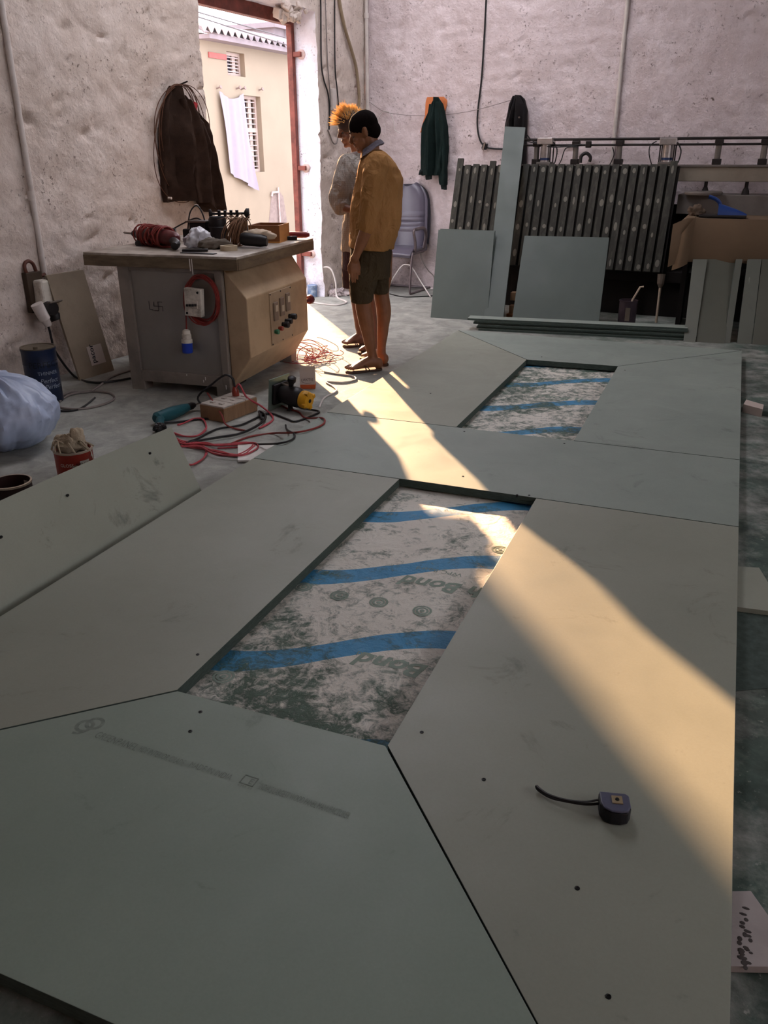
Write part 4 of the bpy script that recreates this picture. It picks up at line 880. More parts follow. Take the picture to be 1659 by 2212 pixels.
for k in range(16):
    c = onz(672+rnd.uniform(-22, 22), 770+rnd.uniform(-12, 14)); a0_ = rnd.uniform(0, 6); rx, ry = rnd.uniform(.05, .19), rnd.uniform(.05, .16); hz = rnd.choice([.006, .01, .02, .10])
    pts = [c+V((cos(a0_+i*.45)*rx*(1+.3*sin(i)), sin(a0_+i*.45)*ry, .004+hz*abs(sin(i*.33+k)))) for i in range(12)]
    MB().tube(curve_pts(pts, 4), .003, 5).build('wire_loop', ('cable_pink', 'cable_white', 'cable_pink')[k % 3], wr, smooth=True)
# ---- router lying on its side, yellow cap toward the camera
rc = onz(655, 868, .075); ra = onz(600, 850, .10)
ax = V((rc.x-ra.x, rc.y-ra.y, -.02)).normalized(); RTm = ax.to_track_quat('Z', 'X').to_matrix().to_4x4()
ro = thing('router', 'black plunge router with yellow cap on its side by the saw leg', 'router', (ra.x, ra.y, 0)); c0 = V((ra.x+.05, ra.y+.02, .095)); RTm.translation = c0
MB(RTm).box((0, 0, -.06), (.20, .20, .008)).build('base_plate', 'alu', ro, bevel=.003)
MB(RTm).box((.0, .0, -.045), (.13, .15, .02)).build('base_casting', 'black_iron', ro, bevel=.008)
MB(RTm).lathe([(.05, -.035), (.058, 0), (.062, .03), (.062, .09), (.05, .11), (.052, .13)], (0, 0, 0), 22).build('motor_body', 'black_plastic', ro, smooth=35)
for sx_ in (-1, 1):
    MB(RTm).cyl((sx_*.055, 0, -.045), (sx_*.055, 0, .06), .009, n=10).build('guide_rod', 'bit_steel', ro, smooth=True)
    MB(RTm).lath((sx_*.05, .0, .03), (sx_*.125, .01, .045), [(.014, 0), (.016, .4), (.026, .6), (.026, .9), (.015, 1)], 14).build('side_grip', 'black_plastic', ro, smooth=40)
yc = MB(RTm).lathe([(.052, .12), (.054, .125), (.054, .155), (.046, .172), (.030, .175)], (0, 0, 0), 20).build('end_cap', 'yellow', ro, smooth=30)
for k in range(4): a = k*pi/2+.4; MB(RTm).box((cos(a)*.048, sin(a)*.048, .165), (.024, .024, .022), rz=a).build('cap_lug', 'yellow', yc, bevel=.003)
MB(RTm).lathe([(.012, .174), (.012, .178), (.006, .178)], (0, 0, 0), 12).build('cap_badge', 'print_black', yc)
# ---- small carton
k0, k1 = onz(661, 836), onz(686, 838)
KA = atan2((onz(700, 822)-onz(681, 838)).y, (onz(700, 822)-onz(681, 838)).x); KT = frame_at(onz(681, 840), 0.42)
kb = thing('carton', 'small white carton with orange base standing open by the router', 'carton', KT @ V((-.04, .05, 0)))
w_, d_, h_ = .10, .10, .125
for q in ((-w_, 0, 0, .003), (-w_, 0, d_-.003, d_), (-w_, -w_+.003, .003, d_-.003), (-.003, 0, .003, d_-.003)):
    MB(KT).bb(*q, .03, h_).build('wall', 'carton', kb); MB(KT).bb(*q, 0, .03).build('wall', 'carton_orange', kb)
MB(KT).bb(-w_, 0, 0, d_, 0, .003).build('base', 'carton_orange', kb)
MB(KT).box((-w_/2, -.004, h_+.012), (w_, .003, .045), rx=.35).build('flap', 'carton', kb)
text_obj('print', 'AKTIS', KT @ V((-.08, -.001, .055)), KT.to_3x3() @ V((1, 0, 0)), (0, 0, 1), .026, 'stain_grey', kb, thick=.001)
mb = MB(KT); mb.tube([(-.05+.04*cos(a), -.0012, .06+.022*sin(a)) for a in [2.6+.25*i for i in range(12)]], .0014, 4); mb.build('print', 'stain_grey', kb)
# white sheet scrap poking from under the middle panel
p = onz(540, 980, .012); tag(MB().prism([tuple(onz(u, v, 0)[:2]) for u, v in ((514, 1000), (545, 1000), (600, 965), (590, 962), (514, 966))], .003, .014).build('board_scrap', 'paint_white'), 'pale scrap of board poking out under the left panels', 'board scrap')
# ============================================================ back wall, chair, stacked boards, press
BT_ = Matrix(((RX.x, -RY.x, 0, RC.x), (RX.y, -RY.y, 0, RC.y), (0, 0, 1, 0), (0, 0, 0, 1)))     # x along the back wall, y out of it
def bwp(u, v, off=0.): p = onback(u, v, off); return room_xy(p)[0], p.z
def bo(L, off=.06):
    out = []
    for (v, ul, ur) in L: (a, z), (b2, _) = bwp(ul, v, off), bwp(ur, v, off); out.append((z, a, b2))
    return out
mat('sweater_green', '#1a2624', .95, var=.2, vs=14, bump=.4, bs=150, spec=.1); mat('sweater_rib', '#1c2423', .95); mat('cloth_orange', '#d07a4a', .9, var=.1); mat('jacket_black', '#120e0f', .8, var=.2, vs=10); mat('rope_brown', '#8f7d66', .9, var=.2)
mat('chair_vinyl', '#5f5a68', .35, var=.1, vs=3, spec=.6); mat('chair_frame', '#6d6264', .35, .3); mat('chair_edge', '#3c3a44', .4)
sw = thing('sweater', 'dark green sweater hanging on the back wall over orange cloth', 'sweater', BT_ @ V((bwp(945, 400)[0], .06, bwp(945, 405)[1])))
hang('sweater_body', BT_ @ Matrix.Translation((0, .035, 0)), bo([(210, 938, 946), (225, 932, 956), (250, 922, 962), (275, 911, 967), (320, 909, 969), (360, 908, 966), (378, 910, 962)]), 2.4, .09, 'sweater_green', sw, 2.)
hang('sleeve', BT_ @ Matrix.Translation((0, .09, 0)), bo([(220, 942, 954), (270, 944, 966), (330, 948, 969), (396, 953, 970), (399, 954, 969)]), 1.2, .05, 'sweater_green', sw, 4.)
hang('cuff', BT_ @ Matrix.Translation((0, .092, 0)), bo([(398, 956, 968), (409, 957, 968)]), 1.2, .04, 'sweater_rib', sw, 4., nv=6)
hang('sleeve', BT_ @ Matrix.Translation((0, .085, 0)), bo([(225, 930, 942), (280, 922, 938), (340, 916, 936), (376, 922, 938)]), 1.2, .05, 'sweater_green', sw, 6.)
hang('cuff', BT_ @ Matrix.Translation((0, .087, 0)), bo([(376, 922, 936), (387, 923, 936)]), 1.2, .04, 'sweater_rib', sw, 4., nv=6)
hang('hem', BT_ @ Matrix.Translation((0, .04, 0)), bo([(366, 906, 918), (378, 904, 919)]), 1.2, .04, 'sweater_rib', sw, 1., nv=6)
oc = hang('orange_cloth', BT_, bo([(210, 922, 958), (218, 919, 966), (232, 918, 964), (250, 917, 958), (286, 907, 920)], .02), 1.5, .03, 'cloth_orange', None, 1., nv=24)
tag(oc, 'orange cloth hung behind the dark green sweater', 'cloth')
bj = thing('jacket', 'black hooded jacket hanging behind the tall plank', 'jacket', BT_ @ V((bwp(1115, 300)[0], .06, bwp(1115, 320)[1])))
hang('jacket_body', BT_ @ Matrix.Translation((0, .03, 0)), bo([(206, 1113, 1124), (215, 1107, 1133), (240, 1097, 1139), (270, 1090, 1138), (300, 1088, 1137), (360, 1090, 1136)]), 1.8, .12, 'jacket_black', bj, 2.)
hang('hood', BT_ @ Matrix.Translation((0, .10, 0)), bo([(208, 1112, 1124), (225, 1104, 1134), (255, 1100, 1137), (275, 1102, 1136)]), 2.2, .07, 'jacket_black', bj, 5., nv=24)
x_, z_ = bwp(1124, 254, .16); MB(BT_).lath((x_, .19, z_), (x_, .21, z_), [(.008, 0), (.008, 1)], 8).build('zip_pull', 'bit_steel', bj)
# ---- conduits in the corner, cables on the wall
for k, (u, off) in enumerate(((783, .03), (791, .05))):
    (xa, za), (xb, zb) = bwp(u, 2, off), bwp(u, 242 if k else 250, off)
    c = thing('conduit', ('thin' if k == 0 else 'thicker')+' white conduit in the corner beside the doorway', 'conduit', BT_ @ V((xa, off, zb)))
    MB(BT_).cyl((max(.02, xa), off, .9), (max(.02, xa), off, 3.6), .012 if k == 0 else .02, n=12).build('pipe', 'pvc_white', c, smooth=True)
    for v in ((165,) if k == 0 else (34, 237)): z = bwp(u, v, off)[1]; MB(BT_).cyl((max(.02, xa), off, z-.025), (max(.02, xa), off, z+.025), .017 if k == 0 else .026, n=12).build('coupling', 'pvc_white', c, smooth=40)
(xa, za), (xb, zb) = bwp(1356, 0, .02), bwp(1328, 312, .02)
c = thing('conduit', 'long white conduit on the back wall above the press', 'conduit', BT_ @ V((xa, .02, 1.2))); MB(BT_).cyl((xa, .022, 1.0), (xa, .022, 3.6), .019, n=12).build('pipe', 'pvc_white', c, smooth=True)
def wall_cable(wp, T, label, pix, r, m, off=.02, name='cable', ends=()):
    pts = [wp(u, v, off) for u, v in pix]; o = MB(T).tube(curve_pts([(a, off, z) for a, z in pts], 7), r, 7).build(name, m, smooth=True); return tag(o, label, 'cable')
wall_cable(bwp, BT_, 'black cable drooping down the back wall to a small clamp', [(1056, -330), (1052, -60), (1050, 0), (1046, 80), (1040, 170), (1033, 230), (1031, 270), (1036, 300), (1047, 316), (1065, 321), (1095, 322)], .009, 'cable_black')
def clampbox(u, v, T, wp, label):
    x, z = wp(u, v, .03); o = thing('cable_clamp', label, 'cable clamp', T @ V((x, .02, z-.03))); MB(T).box((x, .03, z), (.05, .04, .06), ry=.3).build('block', 'steel_dark', o, bevel=.005); MB(T).box((x, .055, z), (.02, .015, .08), ry=.3).build('bolt', 'bit_steel', o)
clampbox(1047, 316, BT_, bwp, 'small metal cable clamp at the bottom of the drooping cable')
wall_cable(bwp, BT_, 'thin string sagging across the back wall to the sweater', [(776, 208), (800, 222), (830, 241), (870, 248), (905, 250), (940, 250), (1000, 243), (1050, 232), (1115, 213)], .0028, 'cable_grey', .03, 'string')
wall_cable(bwp, BT_, 'loose wire tail dangling from the string', [(815, 270), (818, 252), (828, 241), (842, 244), (850, 262), (852, 280), (864, 287)], .004, 'cable_white', .03)
wall_cable(lwp, LT, 'left of the black cables running down the pillar', [(690, -330), (692, -40), (693, 20), (694, 130), (699, 170), (708, 200), (712, 235), (711, 280)], .008, 'cable_black')
wall_cable(lwp, LT, 'thin grey cable beside the black one on the pillar', [(699, -330), (702, -40), (704, 40), (708, 140), (713, 200), (714, 230)], .006, 'cable_grey')
wall_cable(lwp, LT, 'right of the black cables running down the pillar', [(721, -330), (723, -40), (723, 60), (724, 150), (728, 190), (731, 230), (730, 270)], .007, 'cable_black')
wall_cable(lwp, LT, 'thick brown rope slanting down the pillar', [(700, -330), (728, -60), (733, 0), (745, 60), (760, 110), (770, 150), (776, 208), (774, 240)], .017, 'rope_brown', .03, 'rope')
wall_cable(lwp, LT, 'hook-shaped black cable end low on the pillar', [(708, 281), (712, 290), (718, 306), (724, 311), (729, 303), (731, 270)], .007, 'cable_grey')
MB(LT).box((lwp(715, 210)[0]+.0, .025, lwp(716, 215)[1]), (.075, .035, .20)).build('switch_box', 'pvc_white', None, bevel=.004); tag(bpy.data.objects['switch_box'], 'slim white switch box on the pillar between cables', 'switch box')
# ---- office chair
CHM = frame_at(V((-3.44, 9.0, 0)), radians(-4)); ch = thing('office_chair', 'grey vinyl visitor chair on a sled frame behind the men', 'chair', V((-3.44, 9.0, 0)))
mb = MB(CHM); hw = .245
for s_ in (-1, 1):
    pass
path = [(-hw, .25, .02), (-hw, -.24, .02), (-hw, -.27, .05), (-hw, -.22, .40), (-hw, -.15, .43), (-hw, .1, .43)]
fr = [(hw, .1, .43), (hw, -.15, .43), (hw, -.22, .40), (hw, -.27, .06), (hw, -.25, .02), (hw, -.22, .013), (hw, .22, .013), (hw-.03, .25, .013), (-hw+.03, .25, .013), (-hw, .22, .013), (-hw, -.22, .013), (-hw, -.25, .02), (-hw, -.27, .06), (-hw, -.22, .40), (-hw, -.15, .43), (-hw, .1, .43)]
mb.tube(curve_pts(fr, 4), .0125, 10); mb.build('sled_frame', 'chair_frame', ch, smooth=True)
MB(CHM).cyl((-hw, -.20, .40), (hw, -.20, .40), .0125).build('cross_bar', 'chair_frame', ch, smooth=True)
def seatp(a, q):
    x = -.24+.48*a; y = -.25+.48*q; z = .475+.012*cos((a-.5)*pi)-.035*max(0, .3-q)/.3*(.3-q)/.3*1.6; return CHM @ V((x, y, z))
MB().sheet(seatp, 14, 14, .05).build('seat', 'chair_vinyl', ch, smooth=60, bevel=.012)
def backp(a, q):
    zz = .46+.64*q; w = .235*(1-.10*q**3); 
    if q > .72: w *= sqrt(max(.05, 1-((q-.72)/.30)**2.4))
    x = (2*a-1)*w; y = .185+.055*q+.03*(2*a-1)**2-(.022 if abs(2*a-1) < .8 else 0)*1
    rib = .008*abs(sin((q-.28)*pi/.075)) if .28 < q < .58 and abs(2*a-1) < .8 else 0
    return CHM @ V((x, y-rib, zz))
MB().sheet(backp, 30, 44, -.05).build('backrest', 'chair_vinyl', ch, smooth=60)
mb = MB(); pts = [CHM @ V((x, .215+.055*q, z)) for x, z, q in [(.235, .50, 0), (.24, .7, .4), (.232, .88, .65), (.20, 1.02, .85), (.13, 1.09, .95), (0, 1.105, 1), (-.13, 1.09, .95), (-.20, 1.02, .85), (-.232, .88, .65), (-.24, .7, .4), (-.235, .5, 0)]]
mb.tube(curve_pts(pts, 5), .022, 10); mb.build('back_edging', 'chair_edge', ch, smooth=True)
for s_ in (-1, 1):
    arm = [(s_*hw, -.13, .44), (s_*(hw+.015), -.17, .56), (s_*(hw+.02), -.22, .67), (s_*(hw+.02), -.12, .685), (s_*(hw+.02), .05, .68), (s_*(hw+.012), .13, .60), (s_*hw, .10, .46)]
    MB(CHM).tube(curve_pts(arm, 6), .02, 10, flat=.7).build('armrest', 'chair_frame', ch, smooth=True)
floor_cable('cable', 'cable lying on the floor under the office chair', [(842, 635), (870, 641), (900, 641), (935, 639)], .006, 'cable_black')
def arc_cable(label, pts, r, m): return tag(MB().tube(curve_pts(pts, 7), r, 7).build('cable', m, smooth=True), label, 'cable')
arc_cable('white cable arching up beside the office chair', [onz(838, 625, .01), ony(850, 600, 8.75), ony(868, 575, 8.75), ony(880, 572, 8.75), ony(890, 578, 8.75), ony(910, 610, 8.75), onz(930, 641, .01)], .007, 'cable_white')
arc_cable('grey cable from the chair arm to the leaning boards', [ony(908, 545, 8.95), ony(912, 562, 8.95), ony(924, 583, 8.95), ony(938, 600, 8.95), onz(936, 634, .01)], .006, 'cable_grey')
# ---- small tin and rubbish by the pillar
p = onz(675, 641); tb_ = thing('small_tin', 'small faded blue tin on the floor by the doorway', 'tin', p)
MB().lathe([(.05, 0), (.052, .004), (.052, .12), (.054, .125), (.048, .128)], p, 22).build('body', mat('tin_faded', '#6f88ad', .5, var=.15, vs=8, dirt='#c7d0dc', dirt_amt=.8, ds=16), tb_, smooth=35)
wrap_text(tb_, 'PERFECT', p, .0525, atan2(-p.y, -p.x), .085, .022, 'print_pale')
for k, (u, v, r) in enumerate(((703, 636, .09), (722, 640, .05), (738, 638, .06))):
    mb = MB(); q = onz(u, v); crumple(mb, (q.x, q.y, r*.5), (r*1.1, r*.8, r*.7), 3.*k+1, amp=.7, fl=.001)
    tag(mb.build('crumpled_paper', mat('waste_pale', '#b3a7a6', .9, var=.25, vs=12), smooth=50), ('largest pile of pale waste by the pillar foot', 'smallest pale waste lump by the pillar foot', 'pale waste lump nearest the standing men')[k], 'waste')
arc_cable('white hose arching over the small blue tin', [onz(661, 640, .02), ony(668, 610, 8.3), ony(684, 590, 8.3), ony(702, 577, 8.3), ony(716, 583, 8.3), ony(725, 610, 8.3), onz(728, 641, .01), onz(745, 650, .01), onz(748, 654, .008), onz(728, 659, .008), onz(700, 657, .008), onz(665, 652, .01)], .009, 'cable_white')
# ---- boards
def leanboard(name, label, bl, br, tr, tl, ytop, m, th=.018, z0=0., group=None, cat='board', oz=0.):
    B0, B1 = onz(*bl, z0), onz(*br, z0); y1, y2 = (ytop if hasattr(ytop, '__len__') else (ytop, ytop)); T0 = ony(*tl, y1)
    n = (B1-B0).cross(T0-B0).normalized(); T1 = onp(*tr, B0, n); n = n if n.y > 0 else -n; q = [B0, B1, T1, T0]
    o = MB().add(q+[p+n*th for p in q], [(0, 1, 2, 3), (7, 6, 5, 4), (0, 4, 5, 1), (1, 5, 6, 2), (2, 6, 7, 3), (3, 7, 4, 0)]).build(name, [m, 'board_edge'], bevel=.001)
    for pz in o.data.polygons:
        if abs(pz.normal.dot(n)) < .7: pz.material_index = 1
    return tag(o, label, cat, group)
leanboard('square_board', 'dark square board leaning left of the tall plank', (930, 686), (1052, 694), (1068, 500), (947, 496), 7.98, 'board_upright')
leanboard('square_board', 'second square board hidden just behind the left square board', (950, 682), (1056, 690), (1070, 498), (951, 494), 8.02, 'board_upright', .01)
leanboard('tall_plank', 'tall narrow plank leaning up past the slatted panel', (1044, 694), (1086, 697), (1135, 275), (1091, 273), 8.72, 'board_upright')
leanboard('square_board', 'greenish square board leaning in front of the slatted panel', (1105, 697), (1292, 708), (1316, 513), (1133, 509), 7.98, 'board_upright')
# stack of sheets on the floor
rnd = random.Random(6); s0, s1 = onz(1033, 714), onz(1482, 736); sdv = (s1-s0); sa = atan2(sdv.y, sdv.x); STK = frame_at(s0, sa); SL = sdv.length
for k in range(6):
    x0, x1, y0 = (0 if k in (0, 2) else -.05+.03*(k % 3)), SL+(.08, .14, .03, .05, .0, .0)[k], (0, .005, .0, .008, .0, -.012)[k]
    if k == 5: x0 = -.10
    o = MB(STK).bb(x0, x1, y0+(.014 if k % 2 else 0), .14, k*.0175, k*.0175+.0165).build('board_sheet', ['board_c', 'board_edge'], bevel=.001)
    for pz in o.data.polygons:
        if abs(pz.normal.z) < .5: pz.material_index = 1
    tag(o, ('lowest', 'second lowest', 'third', 'fourth', 'second highest', 'topmost')[k]+' sheet of the flat pile before the leaning boards', 'board', 'flat pile of sheets')
# ---- slatted panel with putty patches
mat('slat_grey', '#31312b', .7, var=.15, vs=6, aniso=(3, 3, .6), dirt='#5f5e55', dirt_amt=.4, ds=7); mat('slat_groove', '#15120f', .8); mat('putty', '#737168', .85, var=.15, vs=30)
SPT0, SPT1 = ony(988, 360, 8.62), ony(1470, 352, 8.50); zt_ = (SPT0.z+SPT1.z)/2; spb = .42; dpy = -.28
sxd = (SPT1-SPT0); sxd.z = 0; SW = sxd.length; sxd.normalize(); sup = (UP*(zt_-spb)-V((-sxd.y, sxd.x, 0))*(-dpy)*0+V((sxd.y, -sxd.x, 0))*(-dpy)*-1).normalized()
nb = V((-sxd.y, sxd.x, 0)); sup = (UP*(zt_-spb)+nb*.28).normalized(); SLn = (zt_-spb)/sup.z; sn = sxd.cross(sup).normalized(); sn = sn if sn.y < 0 else -sn
SO = V((SPT0.x, SPT0.y, zt_))-sup*SLn
SM = Matrix(((sxd.x, sup.x, sn.x, SO.x), (sxd.y, sup.y, sn.y, SO.y), (sxd.z, sup.z, sn.z, SO.z), (0, 0, 0, 1)))
sp = thing('slatted_panel', 'big dark panel of upright slats with pale putty patches', 'slatted panel', SO+sxd*SW/2)
MB(SM).bb(0, SW, 0, SLn-.005, -.03, -.012).build('backing', 'slat_groove', sp)
NS = 25; pitch = SW/NS; rnd = random.Random(12); PMESH = bpy.data.meshes.new('putty_patch'); _b = MB(); _b.ball((0, 0, 0), (1, 1, 1), 9, 4); PMESH.from_pydata(_b.v, [], _b.f); PMESH.materials.append(MATS['putty'])
for k in range(NS):
    x0 = k*pitch; x1 = x0+pitch*.72; top = SLn+(.06 if k in (0,) else .035 if k in (4, 24) else rnd.uniform(-.004, .006))
    sl = MB(SM).bb(x0, x1, 0, top, -.012, .012).build('slat', 'slat_grey', sp, bevel=.002)
    for h in (.06, .36, .57, .86):
        if rnd.random() < .82:
            y = SLn-h+rnd.uniform(-.06, .06) if h > .1 else SLn-.05+rnd.uniform(-.02, .01)
            if y > .03:
                o = bpy.data.objects.new('putty_patch', PMESH); COL.objects.link(o); o.parent = sl
                o.matrix_local = Matrix.Translation(SM @ V((x0+pitch*.36+rnd.uniform(-.006, .006), y, .0122))-ORG[sp.name]) @ SM.to_3x3().to_4x4() @ Matrix.Diagonal((.015+rnd.uniform(-.006, .006), .027+rnd.uniform(-.012, .014), .0016, 1))
# ---- press along the back wall
mat('press_grey', '#6f6862', .55, .1, var=.12, vs=4, dirt='#4c453f', dirt_amt=.5); mat('press_cream', '#8d8375', .55, .1, var=.08, dirt='#6b6155', dirt_amt=.4); mat('press_dark', '#2a2422', .6, .3, var=.2); mat('cyl_alu', '#b7b0ac', .3, .6, var=.08, dirt='#6f665f', dirt_amt=.5, ds=9); mat('band_blue', '#22345a', .4); mat('shade_dark', '#15110f', .9)
PM = frame_at(RM @ V((1.95, -.42, 0)), -RA); pr_ = thing('veneer_press', 'long pneumatic press with air cylinders along the back wall', 'press', PM @ V((1.9, 0, 0)))
PL = 3.9
def pz(u, v, yy=0.): P = onp(u, v, PM @ V((0, yy, 0)), RY); return (PM.inverted() @ P).x, P.z
MB(PM).bb(0, PL, -.06, .10, pz(1560, 392)[1], pz(1560, 360)[1]).build('top_beam', 'press_cream', pr_, bevel=.006)
MB(PM).bb(0, PL, -.08, .12, pz(1560, 360)[1], pz(1560, 360)[1]+.016).build('beam_flange', 'press_grey', pr_)
ztop = pz(1560, 360)[1]+.016
for v, r in ((299, .012), (312, .010)): MB(PM).cyl((.0, .02, pz(1400, v)[1]), (PL, .02, pz(1600, v)[1]+(.0)), r, n=8).build('air_pipe', 'press_dark', pr_, smooth=True)
for u in (1178, 1441):
    x, _ = pz(u, 340); zc = pz(u, 300)[1]
    cy = MB(PM).lathe([(.05, ztop), (.05, zc-.05)], (x, 0, 0), 22).build('air_cylinder', 'cyl_alu', pr_, smooth=35)
    MB(PM).box((x, 0, zc-.02), (.15, .13, .06)).build('cylinder_cap', 'cyl_alu', cy, bevel=.006); MB(PM).box((x, 0, ztop+.012), (.14, .13, .024)).build('cylinder_foot', 'press_grey', cy, bevel=.004); MB(PM).lathe([(.052, ztop+.04), (.052, ztop+.06)], (x, 0, 0), 22).build('band', 'band_blue', cy, smooth=35)
    for sx_ in (-1, 1):
        for sy_2 in (-1, 1): MB(PM).cyl((x+sx_*.062, sy_2*.055, ztop), (x+sx_*.062, sy_2*.055, zc-.03), .006, n=6).build('tie_rod', 'press_dark', cy, smooth=True)
    MB(PM).tube(curve_pts([(x+.08, -.03, zc-.03), (x+.12, -.03, zc-.1), (x+.11, -.03, ztop+.03), (x+.09, -.03, ztop)], 5), .006).build('air_hose', 'cable_black', cy, smooth=True)
for u in (1158, 1242, 1336, 1549, 1648, 1750):
    x, _ = pz(u, 340); zc = pz(1549, 305)[1]
    cy = MB(PM).lathe([(.026, ztop), (.026, zc-.02)], (x, .01, 0), 16).build('guide_column', 'press_grey', pr_, smooth=35)
    MB(PM).box((x, .01, zc-.01), (.07, .07, .05)).build('column_cap', 'press_dark', cy, bevel=.006); MB(PM).box((x, .01, ztop+.025), (.075, .075, .05)).build('column_foot', 'press_dark', cy, bevel=.006)
for pts in (((1142, 305), (1160, 310), (1200, 318), (1260, 312)), ((1250, 318), (1225, 320), (1215, 345), (1208, 358)), ((1325, 318), (1328, 335), (1318, 358)), ((1420, 305), (1406, 315), (1404, 335), (1410, 358)), ((1140, 290), (1150, 302), (1166, 312))):
    MB(PM).tube(curve_pts([(pz(u, v)[0], -.04, pz(u, v)[1]) for u, v in pts], 5), .005).build('air_hose', 'cable_black', pr_, smooth=True)
x, z = pz(1273, 312); MB(PM).box((x, -.03, z), (.05, .05, .06)).build('valve', 'press_dark', pr_, bevel=.008)
zp1, zp0 = pz(1560, 421, -.1)[1], pz(1560, 470, -.1)[1]
MB(PM).bb(1.55, PL, -.12, .28, zp1-.17, zp1).build('upper_platen', 'press_grey', pr_, bevel=.006)
for u in (1245, 1342, 1524, 1612, 1700):
    x, _ = pz(u, 405); cy = MB(PM).cyl((x, 0, zp1), (x, 0, pz(1560, 392)[1]), .016, n=10).build('piston_rod', 'press_dark', pr_, smooth=True); MB(PM).lathe([(.035, zp1), (.03, zp1+.03), (.018, zp1+.06)], (x, 0, 0), 12).build('rod_foot', 'press_dark', cy, smooth=True)
MB(PM).bb(0, PL, -.36, .30, .32, .42).build('lower_bed', 'shade_dark', pr_, bevel=.006)  # bed blackened to imitate the deep shade under the press
for x in (.05, 1.3, 2.55, PL-.15):
    for y in (-.3, .2): MB(PM).bb(x, x+.1, y, y+.1, 0, .32).build('leg', 'press_dark', pr_)
for x in (0, PL-.08): MB(PM).bb(x, x+.08, .14, .22, .42, ztop).build('upright', 'press_dark', pr_)
MB(PM).bb(.1, PL-.1, .22, .24, .02, .32).build('rear_shade', 'shade_dark', pr_); MB(PM).bb(0, PL, -.30, -.29, .0, .32).build('front_shade', 'shade_dark', pr_); MB(PM).bb(.02, PL-.02, .15, .16, .42, zp1-.1).build('shade_screen', 'shade_dark', pr_)  # dark sheets added to stand for the shade inside and under the press
x, z = pz(1520, 421, -.12)
tag(MB(PM).lathe([(.16, 0), (.165, .008), (.165, .022), (.155, .03), (.04, .03)], (x, -.15, zp1+.001), 30).build('round_plate', 'press_grey', smooth=35), 'round flat plate lying on the press platen', 'plate')
# black hook-shaped clamp on top of the slats
p = ony(1265, 352, 8.56); mb = MB(frame_at(p, 0)); mb.tube(curve_pts([(-.05, 0, -.0), (-.045, 0, .06), (-.0, 0, .085), (.04, 0, .05), (.035, 0, .01)], 5), .016, 8); tag(mb.build('clamp', 'black_plastic', smooth=True), 'black hook-shaped clamp sitting on top of the slatted panel', 'clamp')
# ---- bench with kraft paper and boards leaning under it
mat('kraft', '#6c5844', .85, var=.1, vs=3, bump=.25, bs=10); mat('scoop_blue', '#24407e', .4, var=.1); mat('tray_dark', '#1f1a18', .5)
KY = 7.80
zk1, zk0 = ony(1560, 472, KY).z, ony(1560, 566, KY).z; xk0 = ony(1482, 480, KY).x
wb = thing('work_bench', 'low bench draped with brown kraft paper', 'bench', (xk0+.9, KY+.22, 0))
MB().bb(xk0+.01, xk0+1.9, KY+.01, KY+.50, zk1-.05, zk1-.012).build('bench_top', 'wood_board', wb)
for x in (xk0+.25, xk0+1.8):
    for y in (KY+.3, KY+.42): MB().bb(x, x+.06, y, y+.06, 0, zk1-.05).build('leg', 'wood_dark', wb)
def kraft(a, q):
    x = xk0-.10+2.1*a; L = q*1.1
    rip = .014*sin(x*9+1)*min(1, q*2.)+.03*math.exp(-((x-xk0+.02)/.06)**2)*q
    if q < .5: y = KY+.50-.50*(q/.5); z = zk1-.004+.012*math.exp(-((x-xk0)/.1)**2)
    else:
        k = (q-.5)/.5; y = KY-.012-rip-.02*sin(pi*k); z = zk1-.004-(zk1-zk0)*k*(1+.06*noise.noise((x*5, 0, 1)))
    if a < .05: z -= (.05-a)/.05*.10*(1 if q < .5 else .5); y -= (.05-a)/.05*.03
    return (x, y, z)
pa = MB().sheet(kraft, 60, 24, .002).build('kraft_paper', 'kraft', smooth=60); tag(pa, 'brown kraft paper draped over the low bench', 'paper')
c_ = ony(1462, 540, KY-.02); mb = MB(); mb.sheet(lambda a, q: (c_.x+.12*a-.02*q, KY-.02-.05*sin(pi*a)-.01*q, c_.z+.10-.27*q+.12*a*(1-q)+.06*a), 8, 10, .002); mb.build('torn_corner', 'kraft', pa, smooth=60)
mb = MB(); p = ony(1505, 452, KY+.12); crumple(mb, (p.x, KY+.12, zk1+.045), (.06, .04, .045), 4.4, amp=.4, fl=zk1); tag(mb.build('paper_roll', mat('roll_brown', '#5c4d40', .9), smooth=60), 'crumpled brown roll at the left end of the bench', 'roll')
sc = thing('scoop', 'blue plastic scoop lying on a dark tray on the bench', 'scoop', (ony(1570, 465, KY+.1).x, KY+.1, zk1))
xa, xb = ony(1510, 465, KY+.1).x, ony(1614, 458, KY+.1).x
MB().box(((xa+xb)/2, KY+.1, zk1+.014), (xb-xa, .16, .02)).build('tray', 'tray_dark', sc, bevel=.006)
xs0, xs1 = ony(1552, 450, KY+.1).x, xb
mb = MB(); R_ = []
for i in range(13):
    a = i/12; w = .05*(1-a*.75)+.004; h = .085*(1-a)**.8+.006; x = xs0+(xs1-xs0)*a
    R_.append([(x, KY+.1+w*cos(t_), zk1+.024+h*max(0, sin(t_))) for t_ in [2*pi*k/18 for k in range(18)]])
mb.loft(R_); mb.build('blade', 'scoop_blue', sc, smooth=50)
MB().tube(curve_pts([(xs0+.02, KY+.1, zk1+.07), (xs0-.0, KY+.1, zk1+.12), (xs0-.04, KY+.1, zk1+.15), (xs0-.09, KY+.1, zk1+.165)], 5), .018, 8, flat=.7).build('handle', 'scoop_blue', sc, smooth=True)
